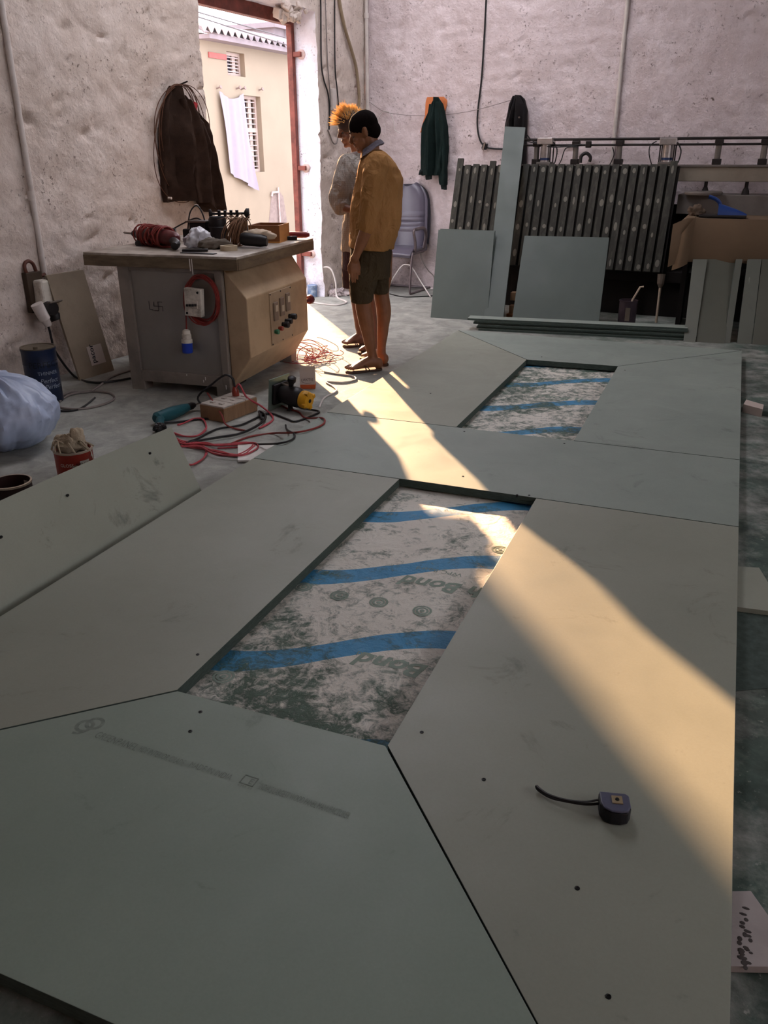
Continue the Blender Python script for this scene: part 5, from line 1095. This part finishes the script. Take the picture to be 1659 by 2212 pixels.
for k, (bl, br, tr, tl, yt, lb_, mm) in enumerate((
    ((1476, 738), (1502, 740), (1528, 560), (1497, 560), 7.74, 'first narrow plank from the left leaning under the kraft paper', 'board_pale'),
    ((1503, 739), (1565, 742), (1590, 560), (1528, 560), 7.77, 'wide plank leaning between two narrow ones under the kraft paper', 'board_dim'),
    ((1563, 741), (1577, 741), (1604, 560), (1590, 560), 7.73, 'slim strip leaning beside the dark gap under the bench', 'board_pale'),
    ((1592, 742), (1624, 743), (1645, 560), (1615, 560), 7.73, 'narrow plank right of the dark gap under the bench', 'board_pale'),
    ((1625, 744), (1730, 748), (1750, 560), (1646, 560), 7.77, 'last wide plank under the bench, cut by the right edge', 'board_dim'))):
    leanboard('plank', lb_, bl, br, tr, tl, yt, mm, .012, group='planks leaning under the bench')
MB().bb(xk0+.02, xk0+.06, KY+.04, KY+.48, 0, zk1-.05).build('end_shade', 'shade_dark', wb)  # made-up hidden end board in the colour of shade
# paint pot with a stick, broom handle, in the dark under the press
p = onz(1360, 690); p = V((ony(1358, 650, 7.75).x, 7.75, 0))
pt_ = thing('paint_pot', 'dark round pot with a stirring stick under the slatted panel', 'pot', p); hp = ony(1358, 648, 7.75).z
MB().lathe([(.075, 0), (.078, .01), (.078, hp-.01), (.083, hp-.006), (.083, hp), (.072, hp), (.070, hp-.05)], p, 26).build('body', mat('pot_purple', '#3a3038', .5, .3, var=.3, vs=12), pt_, smooth=35)
q1_ = ony(1383, 620, 7.75); MB().tube([(p.x+.01, 7.75, .03), (p.x+.03, 7.75, hp), tuple(q1_), (q1_.x+.03, q1_.y, q1_.z+.004)], .008, 8).build('stirring_stick', mat('stick_pale', '#b8a894', .7), pt_, smooth=True)
MB().box((p.x+.01, p.y-.079, hp*.5), (.04, .004, hp*.5)).build('label', 'cloth_grey', pt_)
b0_, b1_ = V((ony(1418, 690, 7.9).x, 7.9, .02)), ony(1426, 622, 7.95)
bh = thing('broom', 'worn broom leaning in the dark under the press', 'broom', b0_); MB().cyl(b0_, b1_, .011).build('handle', 'stick_pale', bh, smooth=True); MB().lath(b1_, b1_+(b1_-b0_).normalized()*.12, [(.012, 0), (.03, .3), (.035, 1)], 10).build('brush_head', 'cloth_grey', bh)
# wood blocks by the middle square board
for k, (u, v) in enumerate(((1109, 640), (1106, 668))):
    p = ony(u, v, 7.85); tag(MB().box((p.x, 7.87, p.z), (.05, .08, .075)).build('wood_block', 'wood_board', bevel=.003), ('upper' if k == 0 else 'lower')+' brown block stacked behind the greenish square board', 'block')
p = ony(1106, 668, 7.85); tag(MB().bb(p.x-.04, p.x+.06, 7.8, 7.95, 0, p.z-.0375).build('wood_block', 'wood_dark', bevel=.003), 'base block under the brown blocks behind the square board', 'block')
# ---- right of the floor panels
def flat(name, label, pix, z0, z1, m, cat='board'):
    return tag(MB().prism([tuple(onz(u, v, z1)[:2]) for u, v in pix], z0, z1).build(name, m, bevel=.001), label, cat)
flat('wood_offcut', 'wood offcut on the dark floor right of the far panels', [(1612, 863), (1650, 874), (1648, 884), (1606, 873)], .0, .05, 'carton', 'offcut')
flat('wood_strip', 'dark strip beside the wood offcut right of the panels', [(1640, 880), (1720, 888), (1720, 897), (1640, 887)], .0, .03, 'board_edge', 'strip')
flat('dusty_board', 'dust-covered board on the floor at the right edge', [(1570, 1222), (1640, 1226), (1700, 1325), (1570, 1308)], .004, .022, 'board_worn')
fb = flat('marked_board', 'pale board with a black smudge at the bottom right edge', [(1500, 1926), (1622, 1924), (1740, 2090), (1500, 2085)], .004, .022, mat('board_lilac', '#a79f9c', .6, var=.08, dirt='#7d7473', dirt_amt=.3))
for k in range(26):
    rnd = random.Random(k); u, v = 1608+rnd.gauss(0, 6), (2065+rnd.gauss(0, 10)) if k < 14 else 1960+rnd.uniform(0, 80); s = onz(u, v, .0222); MB().ball((s.x, s.y, s.z), (.004+rnd.random()*.004, .003+rnd.random()*.004, .0006), 7, 4).build('smudge', 'mark_dark', fb)
flat('dark_board', 'dark sheet lying under the pale board by the right edge', [(1500, 1316), (1720, 1330), (1720, 1480), (1500, 1500)], .0, .003, 'board_edge')
# ---- tape measure on the sunlit panel
mat('tape_case', '#4c4f63', .35, var=.08, spec=.5); mat('tape_side', '#16171d', .45); mat('tape_plate', '#9a8a6d', .4, .4)
tp0 = onz(1324, 1768, ZT); TM = frame_at(V((tp0.x, tp0.y+.012, ZT)), radians(14))
tm = thing('tape_measure', 'grey tape measure with wrist strap lying on the sunlit panel', 'tape measure', V((tp0.x, tp0.y+.012, ZT)))
prof = [(-.034, .03), (.027, .03), (.034, .022), (.034, -.012), (.026, -.028), (.010, -.033), (-.012, -.032), (-.028, -.022), (-.034, -.006)]
MB(TM).prism(prof, 0.001, .034).build('case', 'tape_side', tm, bevel=.003); MB(TM).prism([(x*.97, y*.97) for x, y in prof], .034, .040).build('face', 'tape_case', tm, bevel=.003)
MB(TM).box((.004, .004, .041), (.024, .024, .003)).build('plate', 'tape_plate', tm, bevel=.0008); MB(TM).lathe([(.005, .0425), (.004, .0445)], (.004, .004, 0), 10).build('screw', 'screw_dark', tm)
q = [TM @ V((-.033, .02, .022)), onz(1262, 1732, ZT+.025), onz(1220, 1727, ZT+.022), onz(1185, 1716, ZT+.02), onz(1165, 1703, ZT+.018), onz(1159, 1697, ZT+.014), onz(1163, 1706, ZT+.006), onz(1188, 1722, ZT+.006), onz(1225, 1731, ZT+.010), onz(1265, 1737, ZT+.016), TM @ V((-.033, .012, .018))]
MB().tube(curve_pts(q, 6), .0035, 6, flat=.5).build('wrist_strap', 'cable_black', tm, smooth=True)
# scattered chips on the floor
# ============================================================ the two men
FW = V((-sin(YAW), cos(YAW), 0)); RT = V((cos(YAW), sin(YAW), 0))
def remesh(mb, name, m, parent, voxel, it=4, org=None, wrinkle=0., seed=0., top=None, sharp=False):
    """melts the shapes in mb into one continuous surface"""
    t = mb.build(name+'_raw', m, None, org=V((0, 0, 0)))
    r = t.modifiers.new('r', 'REMESH'); r.mode = 'VOXEL'; r.voxel_size = voxel; r.use_smooth_shade = True
    s = t.modifiers.new('s', 'SMOOTH'); s.factor = .5; s.iterations = it
    dg = bpy.context.evaluated_depsgraph_get(); me = bpy.data.meshes.new_from_object(t.evaluated_get(dg)); me.name = name
    bpy.data.objects.remove(t)
    if wrinkle:
        ns = [v.normal.copy() for v in me.vertices]
        for v, n in zip(me.vertices, ns):
            p = v.co; q = V((p.x*9, p.y*9, p.z*5))
            w = noise.noise(q+V((seed, 0, 0)))+.6*(1-2*abs(noise.noise(V((p.x*16, p.y*16, p.z*11))+V((0, seed, 0)))))
            v.co = p+n*wrinkle*w
    org = org if org is not None else ORG[parent.name]
    for v in me.vertices: v.co -= org
    me.update(); o = bpy.data.objects.new(name, me); COL.objects.link(o); ORG[o.name] = org.copy()
    if parent is None: o.location = org
    else: o.parent = parent
    me.polygons.foreach_set('use_smooth', [True]*len(me.polygons)); return o
def skin_mat(name, c, c2):
    m, t, b = new_mat(name); P = t.coord(); n = t.noise(P, 14, 5, .6)
    t.set(b.inputs['Base Color'], t.ramp(n, [(.3, srgb(c2)), (.7, srgb(c))])); b.inputs['Roughness'].default_value = .5; b.inputs['Specular IOR Level'].default_value = .4
    b.inputs['Subsurface Weight'].default_value = .08; b.inputs['Subsurface Radius'].default_value = (.02, .007, .003)
    t.set(b.inputs['Normal'], t.bump(t.noise(P, 180, 3), .12, .002)); MATS[name] = m
skin_mat('skin_a', '#8a5c3f', '#7a4f35'); skin_mat('skin_b', '#7d5440', '#6c4634')
def cloth_mat(name, c, c2, trl=.25, check=None, fold=.016):
    m, t, b = new_mat(name); P = t.coord(); n = t.noise(P, 5, 5, .6)
    cc = t.ramp(n, [(.3, srgb(c2)), (.7, srgb(c))])
    if check:
        sp_ = t.node('ShaderNodeSeparateXYZ'); t.set(sp_.inputs[0], P)
        st = t.math('GREATER_THAN', t.math('SINE', t.math('MULTIPLY', sp_.outputs[2], 430.)), .55); st2 = t.math('GREATER_THAN', t.math('SINE', t.math('MULTIPLY', t.math('ADD', sp_.outputs[0], sp_.outputs[1]), 430.)), .55)
        cc = t.mix(t.math('MULTIPLY', t.math('MAXIMUM', st, st2), .3), cc, srgb(check))
    t.set(b.inputs['Base Color'], cc); b.inputs['Roughness'].default_value = .9; b.inputs['Specular IOR Level'].default_value = .12
    Q = t.mapping(P, scale=(1, 1, .55), rot=(.2, .3, .5)); rg = t.math('SUBTRACT', 1., t.math('MULTIPLY', t.math('ABSOLUTE', t.math('SUBTRACT', t.noise(Q, 9, 3, .55, .8), .5)), 3.))
    h = t.math('ADD', t.math('MULTIPLY', rg, 1.6), t.math('ADD', t.noise(P, 26, 5, .6, .6), t.math('MULTIPLY', t.noise(P, 300, 2), .12))); t.set(b.inputs['Normal'], t.bump(h, .6, fold))
    if trl:
        tr = t.node('ShaderNodeBsdfTranslucent'); t.set(tr.inputs[0], cc); mx = t.node('ShaderNodeMixShader'); mx.inputs[0].default_value = trl
        t.l.new(b.outputs[0], mx.inputs[1]); t.l.new(tr.outputs[0], mx.inputs[2]); t.l.new(mx.outputs[0], t.n['Material Output'].inputs[0])
    MATS[name] = m
cloth_mat('shirt_orange', '#c2925f', '#b08250', .3); cloth_mat('collar_grey', '#77727c', '#67626c', 0); cloth_mat('shorts_olive', '#4a4030', '#3e3528', 0); cloth_mat('shirt_check', '#b5aea6', '#a39c95', .1, '#8a837d', .028); cloth_mat('vest', '#c9bdb8', '#b9ada8', 0); cloth_mat('shorts_plum', '#45343a', '#382a2f', 0)
mat('hair_black', '#120c0b', .95, var=.3, vs=60, bump=.6, bs=260, spec=.05); mat('hair_brown', '#3a2014', .45, var=.3, vs=50, bump=.5, bs=150, spec=.6); mat('slipper', '#4a352b', .7, var=.15); mat('slipper_strap', '#5a4538', .6); mat('eye_white', '#6f5f55', .3); mat('eye_dark', '#160d0a', .2); mat('button', '#d8c7a8', .5)
class Fig:
    def __init__(s, P0): s.P0 = V(P0)
    def p(s, u, v, dy=0.): return onp(u, v, s.P0+FW*dy, FW)
    def limb(s, mb, pts, n=16):
        """pts (u, v, dy, r): tapered limb with rounded joints"""
        P = [s.p(u, v, dy) for u, v, dy, r in pts]; R = [q[3] for q in pts]
        C = curve_pts(P, 5); k = len(C); rad = []
        for i in range(k):
            t = i/5; a = min(int(t), len(R)-2); f = t-a; f = f*f*(3-2*f); rad.append(R[a]*(1-f)+R[a+1]*f)
        mb.tube(C, .01, n, rad=rad)
        for q in (0, -1): mb.ball(C[q], rad[q]*.98, 14, 10)
    def rings(s, mb, L, n=28, e=2.3):
        """L: (v, ul, ur, dyc, depth) horizontal oval sections"""
        R = []
        for v, ul, ur, dyc, dp in L:
            a, b2 = s.p(ul, v, dyc), s.p(ur, v, dyc); c = (a+b2)/2; w = (b2-a).length/2; ring = []
            for k in range(n):
                t = 2*pi*k/n; x, y = cos(t), sin(t); x = math.copysign(abs(x)**(2/e), x); y = math.copysign(abs(y)**(2/e), y); ring.append(c+RT*(w*x)+FW*(dp*y))
            R.append(ring)
        mb.loft(R)
def foot(mb, heel, toe, w=.046, up=.0, ankle=None):
    """a bare foot on z=up; returns its axes"""
    d = (toe-heel); d.z = 0; L = d.length; d.normalize(); s = V((-d.y, d.x, 0)); R = []
    for t, ww, h0, h in ((-.02, .018, .018, .012), (.04, .032, .034, .032), (.14, .036, .042, .041), (.30, .034, .045, .044), (.5, .038, .036, .035), (.70, w, .025, .024), (.80, w*.98, .019, .018), (.86, w*.85, .015, .013)):
        c = heel+d*L*t+UP*(up+h0); R.append([c+s*(ww*cos(a))+UP*(h*sin(a) if sin(a) > 0 else h0*.95*sin(a)) for a in [2*pi*k/16 for k in range(16)]])
    mb.loft(R)
    for k, (sx_, ln, r) in enumerate(((-.034, 1.0, .0125), (-.014, 1.0, .0095), (.003, .97, .009), (.019, .93, .0085), (.033, .88, .008))):
        a = heel+d*L*.78+s*sx_+UP*(up+.016); b2 = heel+d*L*ln+s*sx_*1.05+UP*(up+r); mid = (a+b2)/2+UP*.007
        mb.tube(curve_pts([a, mid, b2], 4), .01, 10, rad=[r*1.05]*8+[r*.9]); mb.ball(b2, r*.95, 10, 8)
    return d, s, L
def slipper(parent, heel, toe, side=1, up=0.):
    d = (toe-heel); d.z = 0; L = d.length; d.normalize(); s = V((-d.y, d.x, 0)); base = V((heel.x, heel.y, 0)); pol = []
    for t, w in ((-.07, .0), (-.05, .022), (.06, .036), (.3, .034), (.55, .040), (.75, .050), (.92, .046), (1.03, .026), (1.07, 0)): pol.append((t, w))
    pts = [base+d*L*t+s*w for t, w in pol]+[base+d*L*t-s*w for t, w in reversed(pol[1:-1])]
    MB().prism([(p.x, p.y) for p in pts], .001, .018).build('slipper_sole', 'slipper', parent, bevel=.004)
    f = base+d*L*.80+UP*.042+s*(-.022)
    for sg in (-1, 1): MB().tube(curve_pts([f+UP*-.012, f+(-d*L*.12)+s*(sg*.02+.012)+UP*.014, base+d*L*.48+s*sg*.046+UP*.046, base+d*L*.36+s*sg*.044+UP*.012], 5), .006, 8, flat=.6).build('slipper_strap', 'slipper_strap', parent, smooth=True)
def finger(mb, base, dirs, r):
    P = [V(base)]
    for d in dirs: P.append(P[-1]+V(d))
    C = curve_pts(P, 4); k = len(C); mb.tube(C, r, 10, rad=[r*(1-.25*i/k) for i in range(k)]); mb.ball(C[-1], r*.76, 10, 8)
UPF = .012
# ------------------------------------------------------------ man in the orange shirt
fg = Fig(onz(812, 794)); p = fg.p
heelN, toeN = onz(820, 796, UPF), onz(751, 803, UPF); heelF, toeF = onz(832, 787, UPF), onz(784, 771, UPF)
mb = MB()
aN = heelN+(toeN-heelN)*.10; aF = heelF+(toeF-heelF)*.10
dyN, dyF = (aN-fg.P0).dot(FW), (aF-fg.P0).dot(FW)
fg.limb(mb, [(800, 545, -.06, .088), (792, 600, -.08, .078), (784, 650, dyN, .056), (790, 688, dyN, .057), (797, 730, dyN, .043), (803, 764, dyN, .034), (808, 782, dyN, .036)])
fg.limb(mb, [(822, 545, .08, .086), (824, 595, .09, .075), (824, 636, dyF, .055), (829, 672, dyF, .054), (827, 712, dyF, .042), (824, 748, dyF, .033), (824, 770, dyF, .035)])
foot(mb, heelN, toeN, up=UPF); foot(mb, heelF, toeF, up=UPF)
for a, h in ((aN, heelN), (aF, heelF)): mb.ball(h+(a-h)*.4+UP*.04, (.034, .034, .042))
fg.rings(mb, [(548, 770, 838, .0, .145), (510, 770, 845, .0, .145), (470, 770, 854, .0, .15), (430, 778, 858, 0, .16), (390, 786, 857, .0, .165), (362, 792, 848, .0, .155), (345, 796, 834, .0, .10), (330, 792, 822, .0, .06)])
fg.limb(mb, [(800, 304, 0, .052), (803, 325, .0, .053), (806, 345, .0, .06)])                     # neck
# head, bowed
hc = p(786, 283); TLT = Matrix.Translation(hc) @ Matrix.Rotation(YAW, 4, 'Z') @ Matrix.Rotation(radians(-24), 4, 'Y')   # x = image right (back of the head), face toward -x
hb = MB(TLT)
hb.ball((.006, 0, .022), (.096, .076, .092), 22, 16); hb.ball((-.036, 0, -.035), (.055, .056, .072), 18, 12); hb.ball((-.046, 0, -.088), (.040, .040, .028), 14, 10)
hb.ball((.01, 0, -.05), (.058, .058, .055), 14, 10); hb.ball((-.078, 0, .012), (.018, .048, .016), 12, 8)      # brow
hb.tube([(-.088, 0, .004), (-.100, 0, -.014), (-.108, 0, -.030)], .01, 10, rad=[.009, .012, .015]); hb.ball((-.102, 0, -.033), (.014, .018, .011), 12, 8)   # nose
for sg in (-1, 1):
    hb.ball((-.072, sg*.036, -.028), (.022, .02, .018), 12, 8)                                       # cheek
    hb.ball((.006, sg*.078, -.012), (.017, .010, .031), 12, 10); hb.ball((.010, sg*.084, .004), (.016, .008, .016), 10, 8)   # ear
hb.ball((-.089, 0, -.055), (.012, .024, .007), 12, 8); hb.ball((-.086, 0, -.068), (.012, .021, .0075), 12, 8); hb.ball((-.078, 0, -.094), (.017, .022, .016), 12, 8)   # lips, chin
mb.v += hb.v; k = len(mb.v)-len(hb.v); mb.f += [tuple(i+k for i in f) for f in hb.f]
# arms: near one hangs in front of the thigh, far one behind the body
fg.limb(mb, [(812, 358, -.17, .058), (802, 425, -.19, .050), (793, 486, -.19, .042), (783, 518, -.19, .040), (771, 549, -.19, .027), (766, 560, -.19, .030)])
fg.limb(mb, [(818, 356, .17, .055), (815, 425, .19, .048), (812, 486, .19, .042), (800, 530, .18, .034), (792, 556, .18, .027)])
def hand(mb, wr, down, fwd, out, sc=1.):
    """wr wrist point; down: along the hand, fwd: thumb side, out: back of the hand"""
    c = wr+down*.045*sc; R = []
    for t, w, th in ((-.01, .024, .019), (.02, .034, .019), (.05, .040, .018), (.08, .041, .016), (.092, .038, .012)):
        R.append([wr+down*t*sc+fwd*(w*cos(a)*sc)+out*(th*sin(a)*sc) for a in [2*pi*k/16 for k in range(16)]])
    mb.loft(R)
    for k, (o_, l, r) in enumerate(((.031, .068, .0082), (.0105, .076, .0085), (-.0105, .071, .0082), (-.031, .056, .0074))):
        b = wr+down*.086*sc+fwd*o_*sc; fan = fwd*(o_*.16)
        finger(mb, b, [(down*.46+fan*.5-out*.03)*l*sc, (down*.34+fan*.3-out*.14)*l*sc, (down*.22-out*.16)*l*sc], r*sc)
    finger(mb, wr+down*.022*sc+fwd*.026*sc, [(down*.022+fwd*.018-out*.006)*sc, (down*.026+fwd*.008-out*.008)*sc, (down*.022-out*.006)*sc], .0105*sc)
wr = p(766, 559, -.19); dn = (p(768, 592, -.19)-wr).normalized(); hand(mb, wr, dn, (-RT*.86-FW*.3).normalized(), (-FW*.85-RT*.25).normalized())
wr2 = p(790, 560, .18); hand(mb, wr2, (dn+RT*-.1).normalized(), -RT, FW)
org1 = V((fg.P0.x, fg.P0.y, 0))
man = remesh(mb, 'person', 'skin_a', None, .0042, 3, org=org1); tag(man, 'barefoot-slippered man in an orange shirt and dark shorts, head bowed', 'person')
for sg in (-1, 1):
    MB(TLT).ball((-.073, sg*.030, -.006), (.010, .0105, .008), 12, 8).build('eye', 'eye_white', man, smooth=True); MB(TLT).ball((-.0805, sg*.030, -.008), (.0035, .0055, .0055), 10, 6).build('iris', 'eye_dark', man, smooth=True)
    MB(TLT).tube(curve_pts([(-.088, sg*.014, .020), (-.088, sg*.034, .027), (-.074, sg*.054, .022)], 4), .0045, 6, flat=.6).build('eyebrow', 'hair_black', man, smooth=True)
# short hair
hm = MB(TLT); hm.ball((.012, 0, .032), (.098, .081, .090), 26, 18); hm.ball((.045, 0, -.018), (.063, .072, .060), 20, 14); hm.ball((.012, 0, .03), (.098, .0805, .078), 20, 14)
hh = remesh(hm, 'hair', 'hair_black', man, .006, 2, wrinkle=.0035, seed=2.)
# shirt
sb = MB()
fg.rings(sb, [(537, 755, 848, .0, .185), (530, 755, 849, .0, .188), (515, 756, 853, .0, .186), (490, 757, 862, .0, .178), (460, 757, 867, .0, .172), (425, 765, 868, .0, .165), (385, 771, 867, .0, .168), (360, 775, 858, .0, .165), (346, 779, 848, .0, .15), (334, 781, 837, .0, .105), (326, 783, 826, .0, .078)])
fg.limb(sb, [(814, 356, -.155, .082), (806, 400, -.185, .078), (799, 440, -.195, .070), (793, 478, -.195, .056), (792, 486, -.195, .054)]); fg.limb(sb, [(818, 356, .155, .08), (816, 420, .19, .072), (812, 486, .19, .055)])
# flat hems: cut below the hem lines
sh1 = remesh(sb, 'shirt', 'shirt_orange', man, .0075, 3, wrinkle=.012, seed=5.)
bm = bmesh.new(); bm.from_mesh(sh1.data)
def cut(pt, nrm): bmesh.ops.bisect_plane(bm, geom=bm.verts[:]+bm.edges[:]+bm.faces[:], plane_co=pt-ORG[sh1.name], plane_no=nrm, clear_outer=True)
cut(p(800, 536, 0), V((0, 0, -1))-RT*.10)
bm.to_mesh(sh1.data); bm.free()
so_ = sh1.modifiers.new('solid', 'SOLIDIFY'); so_.thickness = .003
for (u, v, dv) in ((779, 349, 0), (770, 385, 0), (766, 420, 0), (757, 462, 0), (757, 505, 0)): q = p(u, v, -.035); MB().ball(q, .0065, 10, 6).build('button', 'button', sh1, smooth=True)
MB().sheet(lambda a, q: tuple(p(776-7*a+3*q, 372+16*q+3*a, -.09+.05*a)), 8, 8, .004).build('pocket_flap', 'shirt_orange', sh1, smooth=True)
cg = MB()
cb = [p(783, 330, -.04), p(786, 326, -.072), p(798, 318, -.082), p(812, 308, -.065), p(822, 305, 0), p(816, 307, .065), p(800, 318, .08), p(786, 326, .065), p(782, 331, .03)]
C0 = curve_pts(cb, 5); R_ = []
for q in C0: R_.append([q+UP*.012, q+UP*.004+RT*.012-FW*0, q-UP*.022+RT*.010+(q-p(803, 320, 0))*.28, q-UP*.034+(q-p(803, 320, 0))*.34, q-UP*.03+(q-p(803, 320, 0))*.12, q-UP*.0])
cg.loft(R_); cg.build('collar', 'collar_grey', man, smooth=50)
# shorts
s2 = MB()
fg.rings(s2, [(525, 758, 847, .0, .165), (545, 757, 846, 0, .175), (575, 755, 844, 0, .18), (598, 756, 843, 0, .178)])
fg.rings(s2, [(575, 754, 824, -.085, .10), (610, 755, 815, -.09, .10), (652, 758, 803, dyN, .094)]); fg.rings(s2, [(575, 776, 845, .085, .10), (605, 792, 842, .09, .098), (632, 804, 839, dyF, .088)])
remesh(s2, 'shorts', 'shorts_olive', man, .0075, 2, wrinkle=.005, seed=9.)
slipper(man, heelN, toeN); slipper(man, heelF, toeF)

# ------------------------------------------------------------ man behind him in the checked shirt
f2g = Fig(onz(772, 752)); p = f2g.p
hA, tA_ = onz(786, 744, UPF), onz(743, 747, UPF); hB, tB_ = onz(818, 765, UPF), onz(777, 760, UPF)
mb = MB(); dA, dB = (hA+(tA_-hA)*.1-f2g.P0).dot(FW), (hB+(tB_-hB)*.1-f2g.P0).dot(FW)
f2g.limb(mb, [(768, 530, .05, .08), (764, 585, .05, .07), (768, 630, dA, .05), (774, 665, dA, .05), (776, 700, dA, .038), (780, 724, dA, .031), (781, 736, dA, .033)])
f2g.limb(mb, [(785, 530, -.08, .08), (790, 585, -.08, .07), (798, 630, dB, .05), (803, 670, dB, .05), (806, 710, dB, .038), (811, 742, dB, .031), (812, 752, dB, .033)])
foot(mb, hA, tA_, up=UPF); foot(mb, hB, tB_, up=UPF)
for h, t_ in ((hA, tA_), (hB, tB_)): mb.ball(h+(t_-h)*.04+UP*.04, (.033, .033, .04))
f2g.rings(mb, [(535, 748, 805, -.02, .14), (490, 748, 808, -.02, .14), (440, 750, 810, -.02, .15), (395, 750, 812, -.02, .16), (360, 752, 806, -.02, .155), (342, 758, 795, -.02, .09), (330, 762, 788, -.02, .055)])
f2g.limb(mb, [(768, 306, 0, .05), (773, 325, 0, .05), (775, 345, 0, .056)])
hc = p(758, 277); TL2 = Matrix.Translation(hc) @ Matrix.Rotation(YAW+radians(14), 4, 'Z') @ Matrix.Rotation(radians(-20), 4, 'Y')
hb = MB(TL2)
hb.ball((.006, 0, .022), (.094, .075, .09), 20, 14); hb.ball((-.036, 0, -.035), (.054, .054, .07), 16, 12); hb.ball((-.044, 0, -.088), (.038, .036, .028), 12, 8); hb.ball((.01, 0, -.05), (.055, .055, .055), 12, 8); hb.ball((-.078, 0, .012), (.018, .046, .016), 12, 8)
hb.tube([(-.088, 0, .004), (-.100, 0, -.014), (-.107, 0, -.030)], .01, 10, rad=[.009, .011, .014]); hb.ball((-.087, 0, -.058), (.012, .022, .008), 10, 8); hb.ball((-.084, 0, -.070), (.012, .02, .008), 10, 8); hb.ball((-.078, 0, -.096), (.017, .02, .015), 10, 8)
for sg in (-1, 1): hb.ball((-.07, sg*.034, -.03), (.022, .02, .018), 10, 8); hb.ball((.006, sg*.077, -.012), (.017, .010, .031), 12, 8)
mb.v += hb.v; k = len(mb.v)-len(hb.v); mb.f += [tuple(i+k for i in f) for f in hb.f]
f2g.limb(mb, [(752, 356, -.12, .052), (738, 400, -.16, .044), (731, 428, -.16, .038), (744, 448, -.20, .032), (760, 452, -.22, .025)])
wr = p(760, 452, -.22); hand(mb, wr, (RT*.85-UP*.35-FW*.3).normalized(), (UP*.9+RT*.3).normalized(), (-FW*.9-RT*.2).normalized(), .95)
f2g.limb(mb, [(795, 356, .14, .052), (806, 410, .17, .044), (808, 450, .16, .038), (796, 500, .12, .026)]); hand(mb, p(794, 506, .12), (-UP*.95-RT*.2).normalized(), -RT, FW, .95)
man2 = remesh(mb, 'person', 'skin_b', None, .0045, 3, org=V((f2g.P0.x, f2g.P0.y, 0))); tag(man2, 'man in a grey checked shirt with sunlit hair standing behind the other', 'person')
for sg in (-1, 1):
    MB(TL2).ball((-.073, sg*.030, -.006), (.010, .0105, .008), 12, 8).build('eye', 'eye_white', man2, smooth=True); MB(TL2).ball((-.0805, sg*.030, -.008), (.0035, .0055, .0055), 10, 6).build('iris', 'eye_dark', man2, smooth=True)
hm = MB(TL2); hm.ball((.012, 0, .034), (.100, .083, .092), 24, 16); hm.ball((.04, 0, -.01), (.068, .074, .06), 16, 12)
hh = remesh(hm, 'hair', 'hair_brown', man2, .006, 2, wrinkle=.004, seed=4.)
rnd = random.Random(17); tf = MB(TL2)                                     # standing tufts
for k in range(420):
    a, b2 = rnd.uniform(-pi, pi), rnd.uniform(.05, 1.35); d = V((cos(a)*sin(b2), sin(a)*sin(b2), cos(b2)))
    b0 = V((.01+.092*d.x, .076*d.y, .034+.086*d.z)); ln = rnd.uniform(.025, .06)*(1.25 if d.x < 0 else .8); e_ = (d+V((rnd.uniform(-.5, .2), rnd.uniform(-.4, .4), rnd.uniform(-.1, .4)))).normalized()
    tf.tube([b0, b0+d*ln*.45, b0+d*ln*.45+e_*ln*.55], .003, 4, rad=[.0042, .0032, .0006])
cloth_mat('hair_tuft', '#f2d6a2', '#e3c48e', .6); tf.build('hair_tufts', 'hair_tuft', hh, smooth=True)['kind'] = 'stuff'  # pale gold imitates the low sun glowing through the brown hair
sb = MB()
f2g.rings(sb, [(540, 738, 806, -.02, .17), (520, 739, 808, -.02, .172), (480, 741, 810, -.02, .17), (440, 743, 812, -.02, .175), (395, 743, 814, -.02, .18), (362, 744, 808, -.02, .17), (348, 748, 800, -.02, .135), (336, 753, 792, -.02, .09)])
f2g.limb(sb, [(754, 356, -.11, .075), (740, 395, -.155, .068), (730, 425, -.165, .066), (736, 446, -.18, .062)]); f2g.limb(sb, [(795, 356, .13, .072), (806, 410, .17, .064), (808, 450, .16, .058)])
sh2 = remesh(sb, 'shirt', 'shirt_check', man2, .0075, 3, wrinkle=.011, seed=7.)
MB().sheet(lambda a, q: tuple(p(754+20*a+2*q, 330+26*q-4*a, -.10+.02*a)), 8, 8, .004).build('undershirt', 'vest', man2, smooth=True)
for sg in (0, 1): MB().sheet(lambda a, q: tuple(p((749+4*a+6*q) if sg == 0 else (770+8*a-4*q), 328+22*q+4*a, -.115-.01*q)), 6, 6, .004).build('collar', 'shirt_check', man2, smooth=True)
s2 = MB(); f2g.rings(s2, [(528, 741, 805, -.02, .16), (550, 740, 806, -.02, .165), (580, 739, 806, -.02, .165)]); f2g.rings(s2, [(565, 738, 780, .05, .095), (621, 740, 782, dA, .085)]); f2g.rings(s2, [(565, 768, 812, -.08, .095), (621, 780, 816, dB, .085)])
remesh(s2, 'shorts', 'shorts_plum', man2, .0075, 2, wrinkle=.005, seed=3.)
slipper(man2, hA, tA_); slipper(man2, hB, tB_)
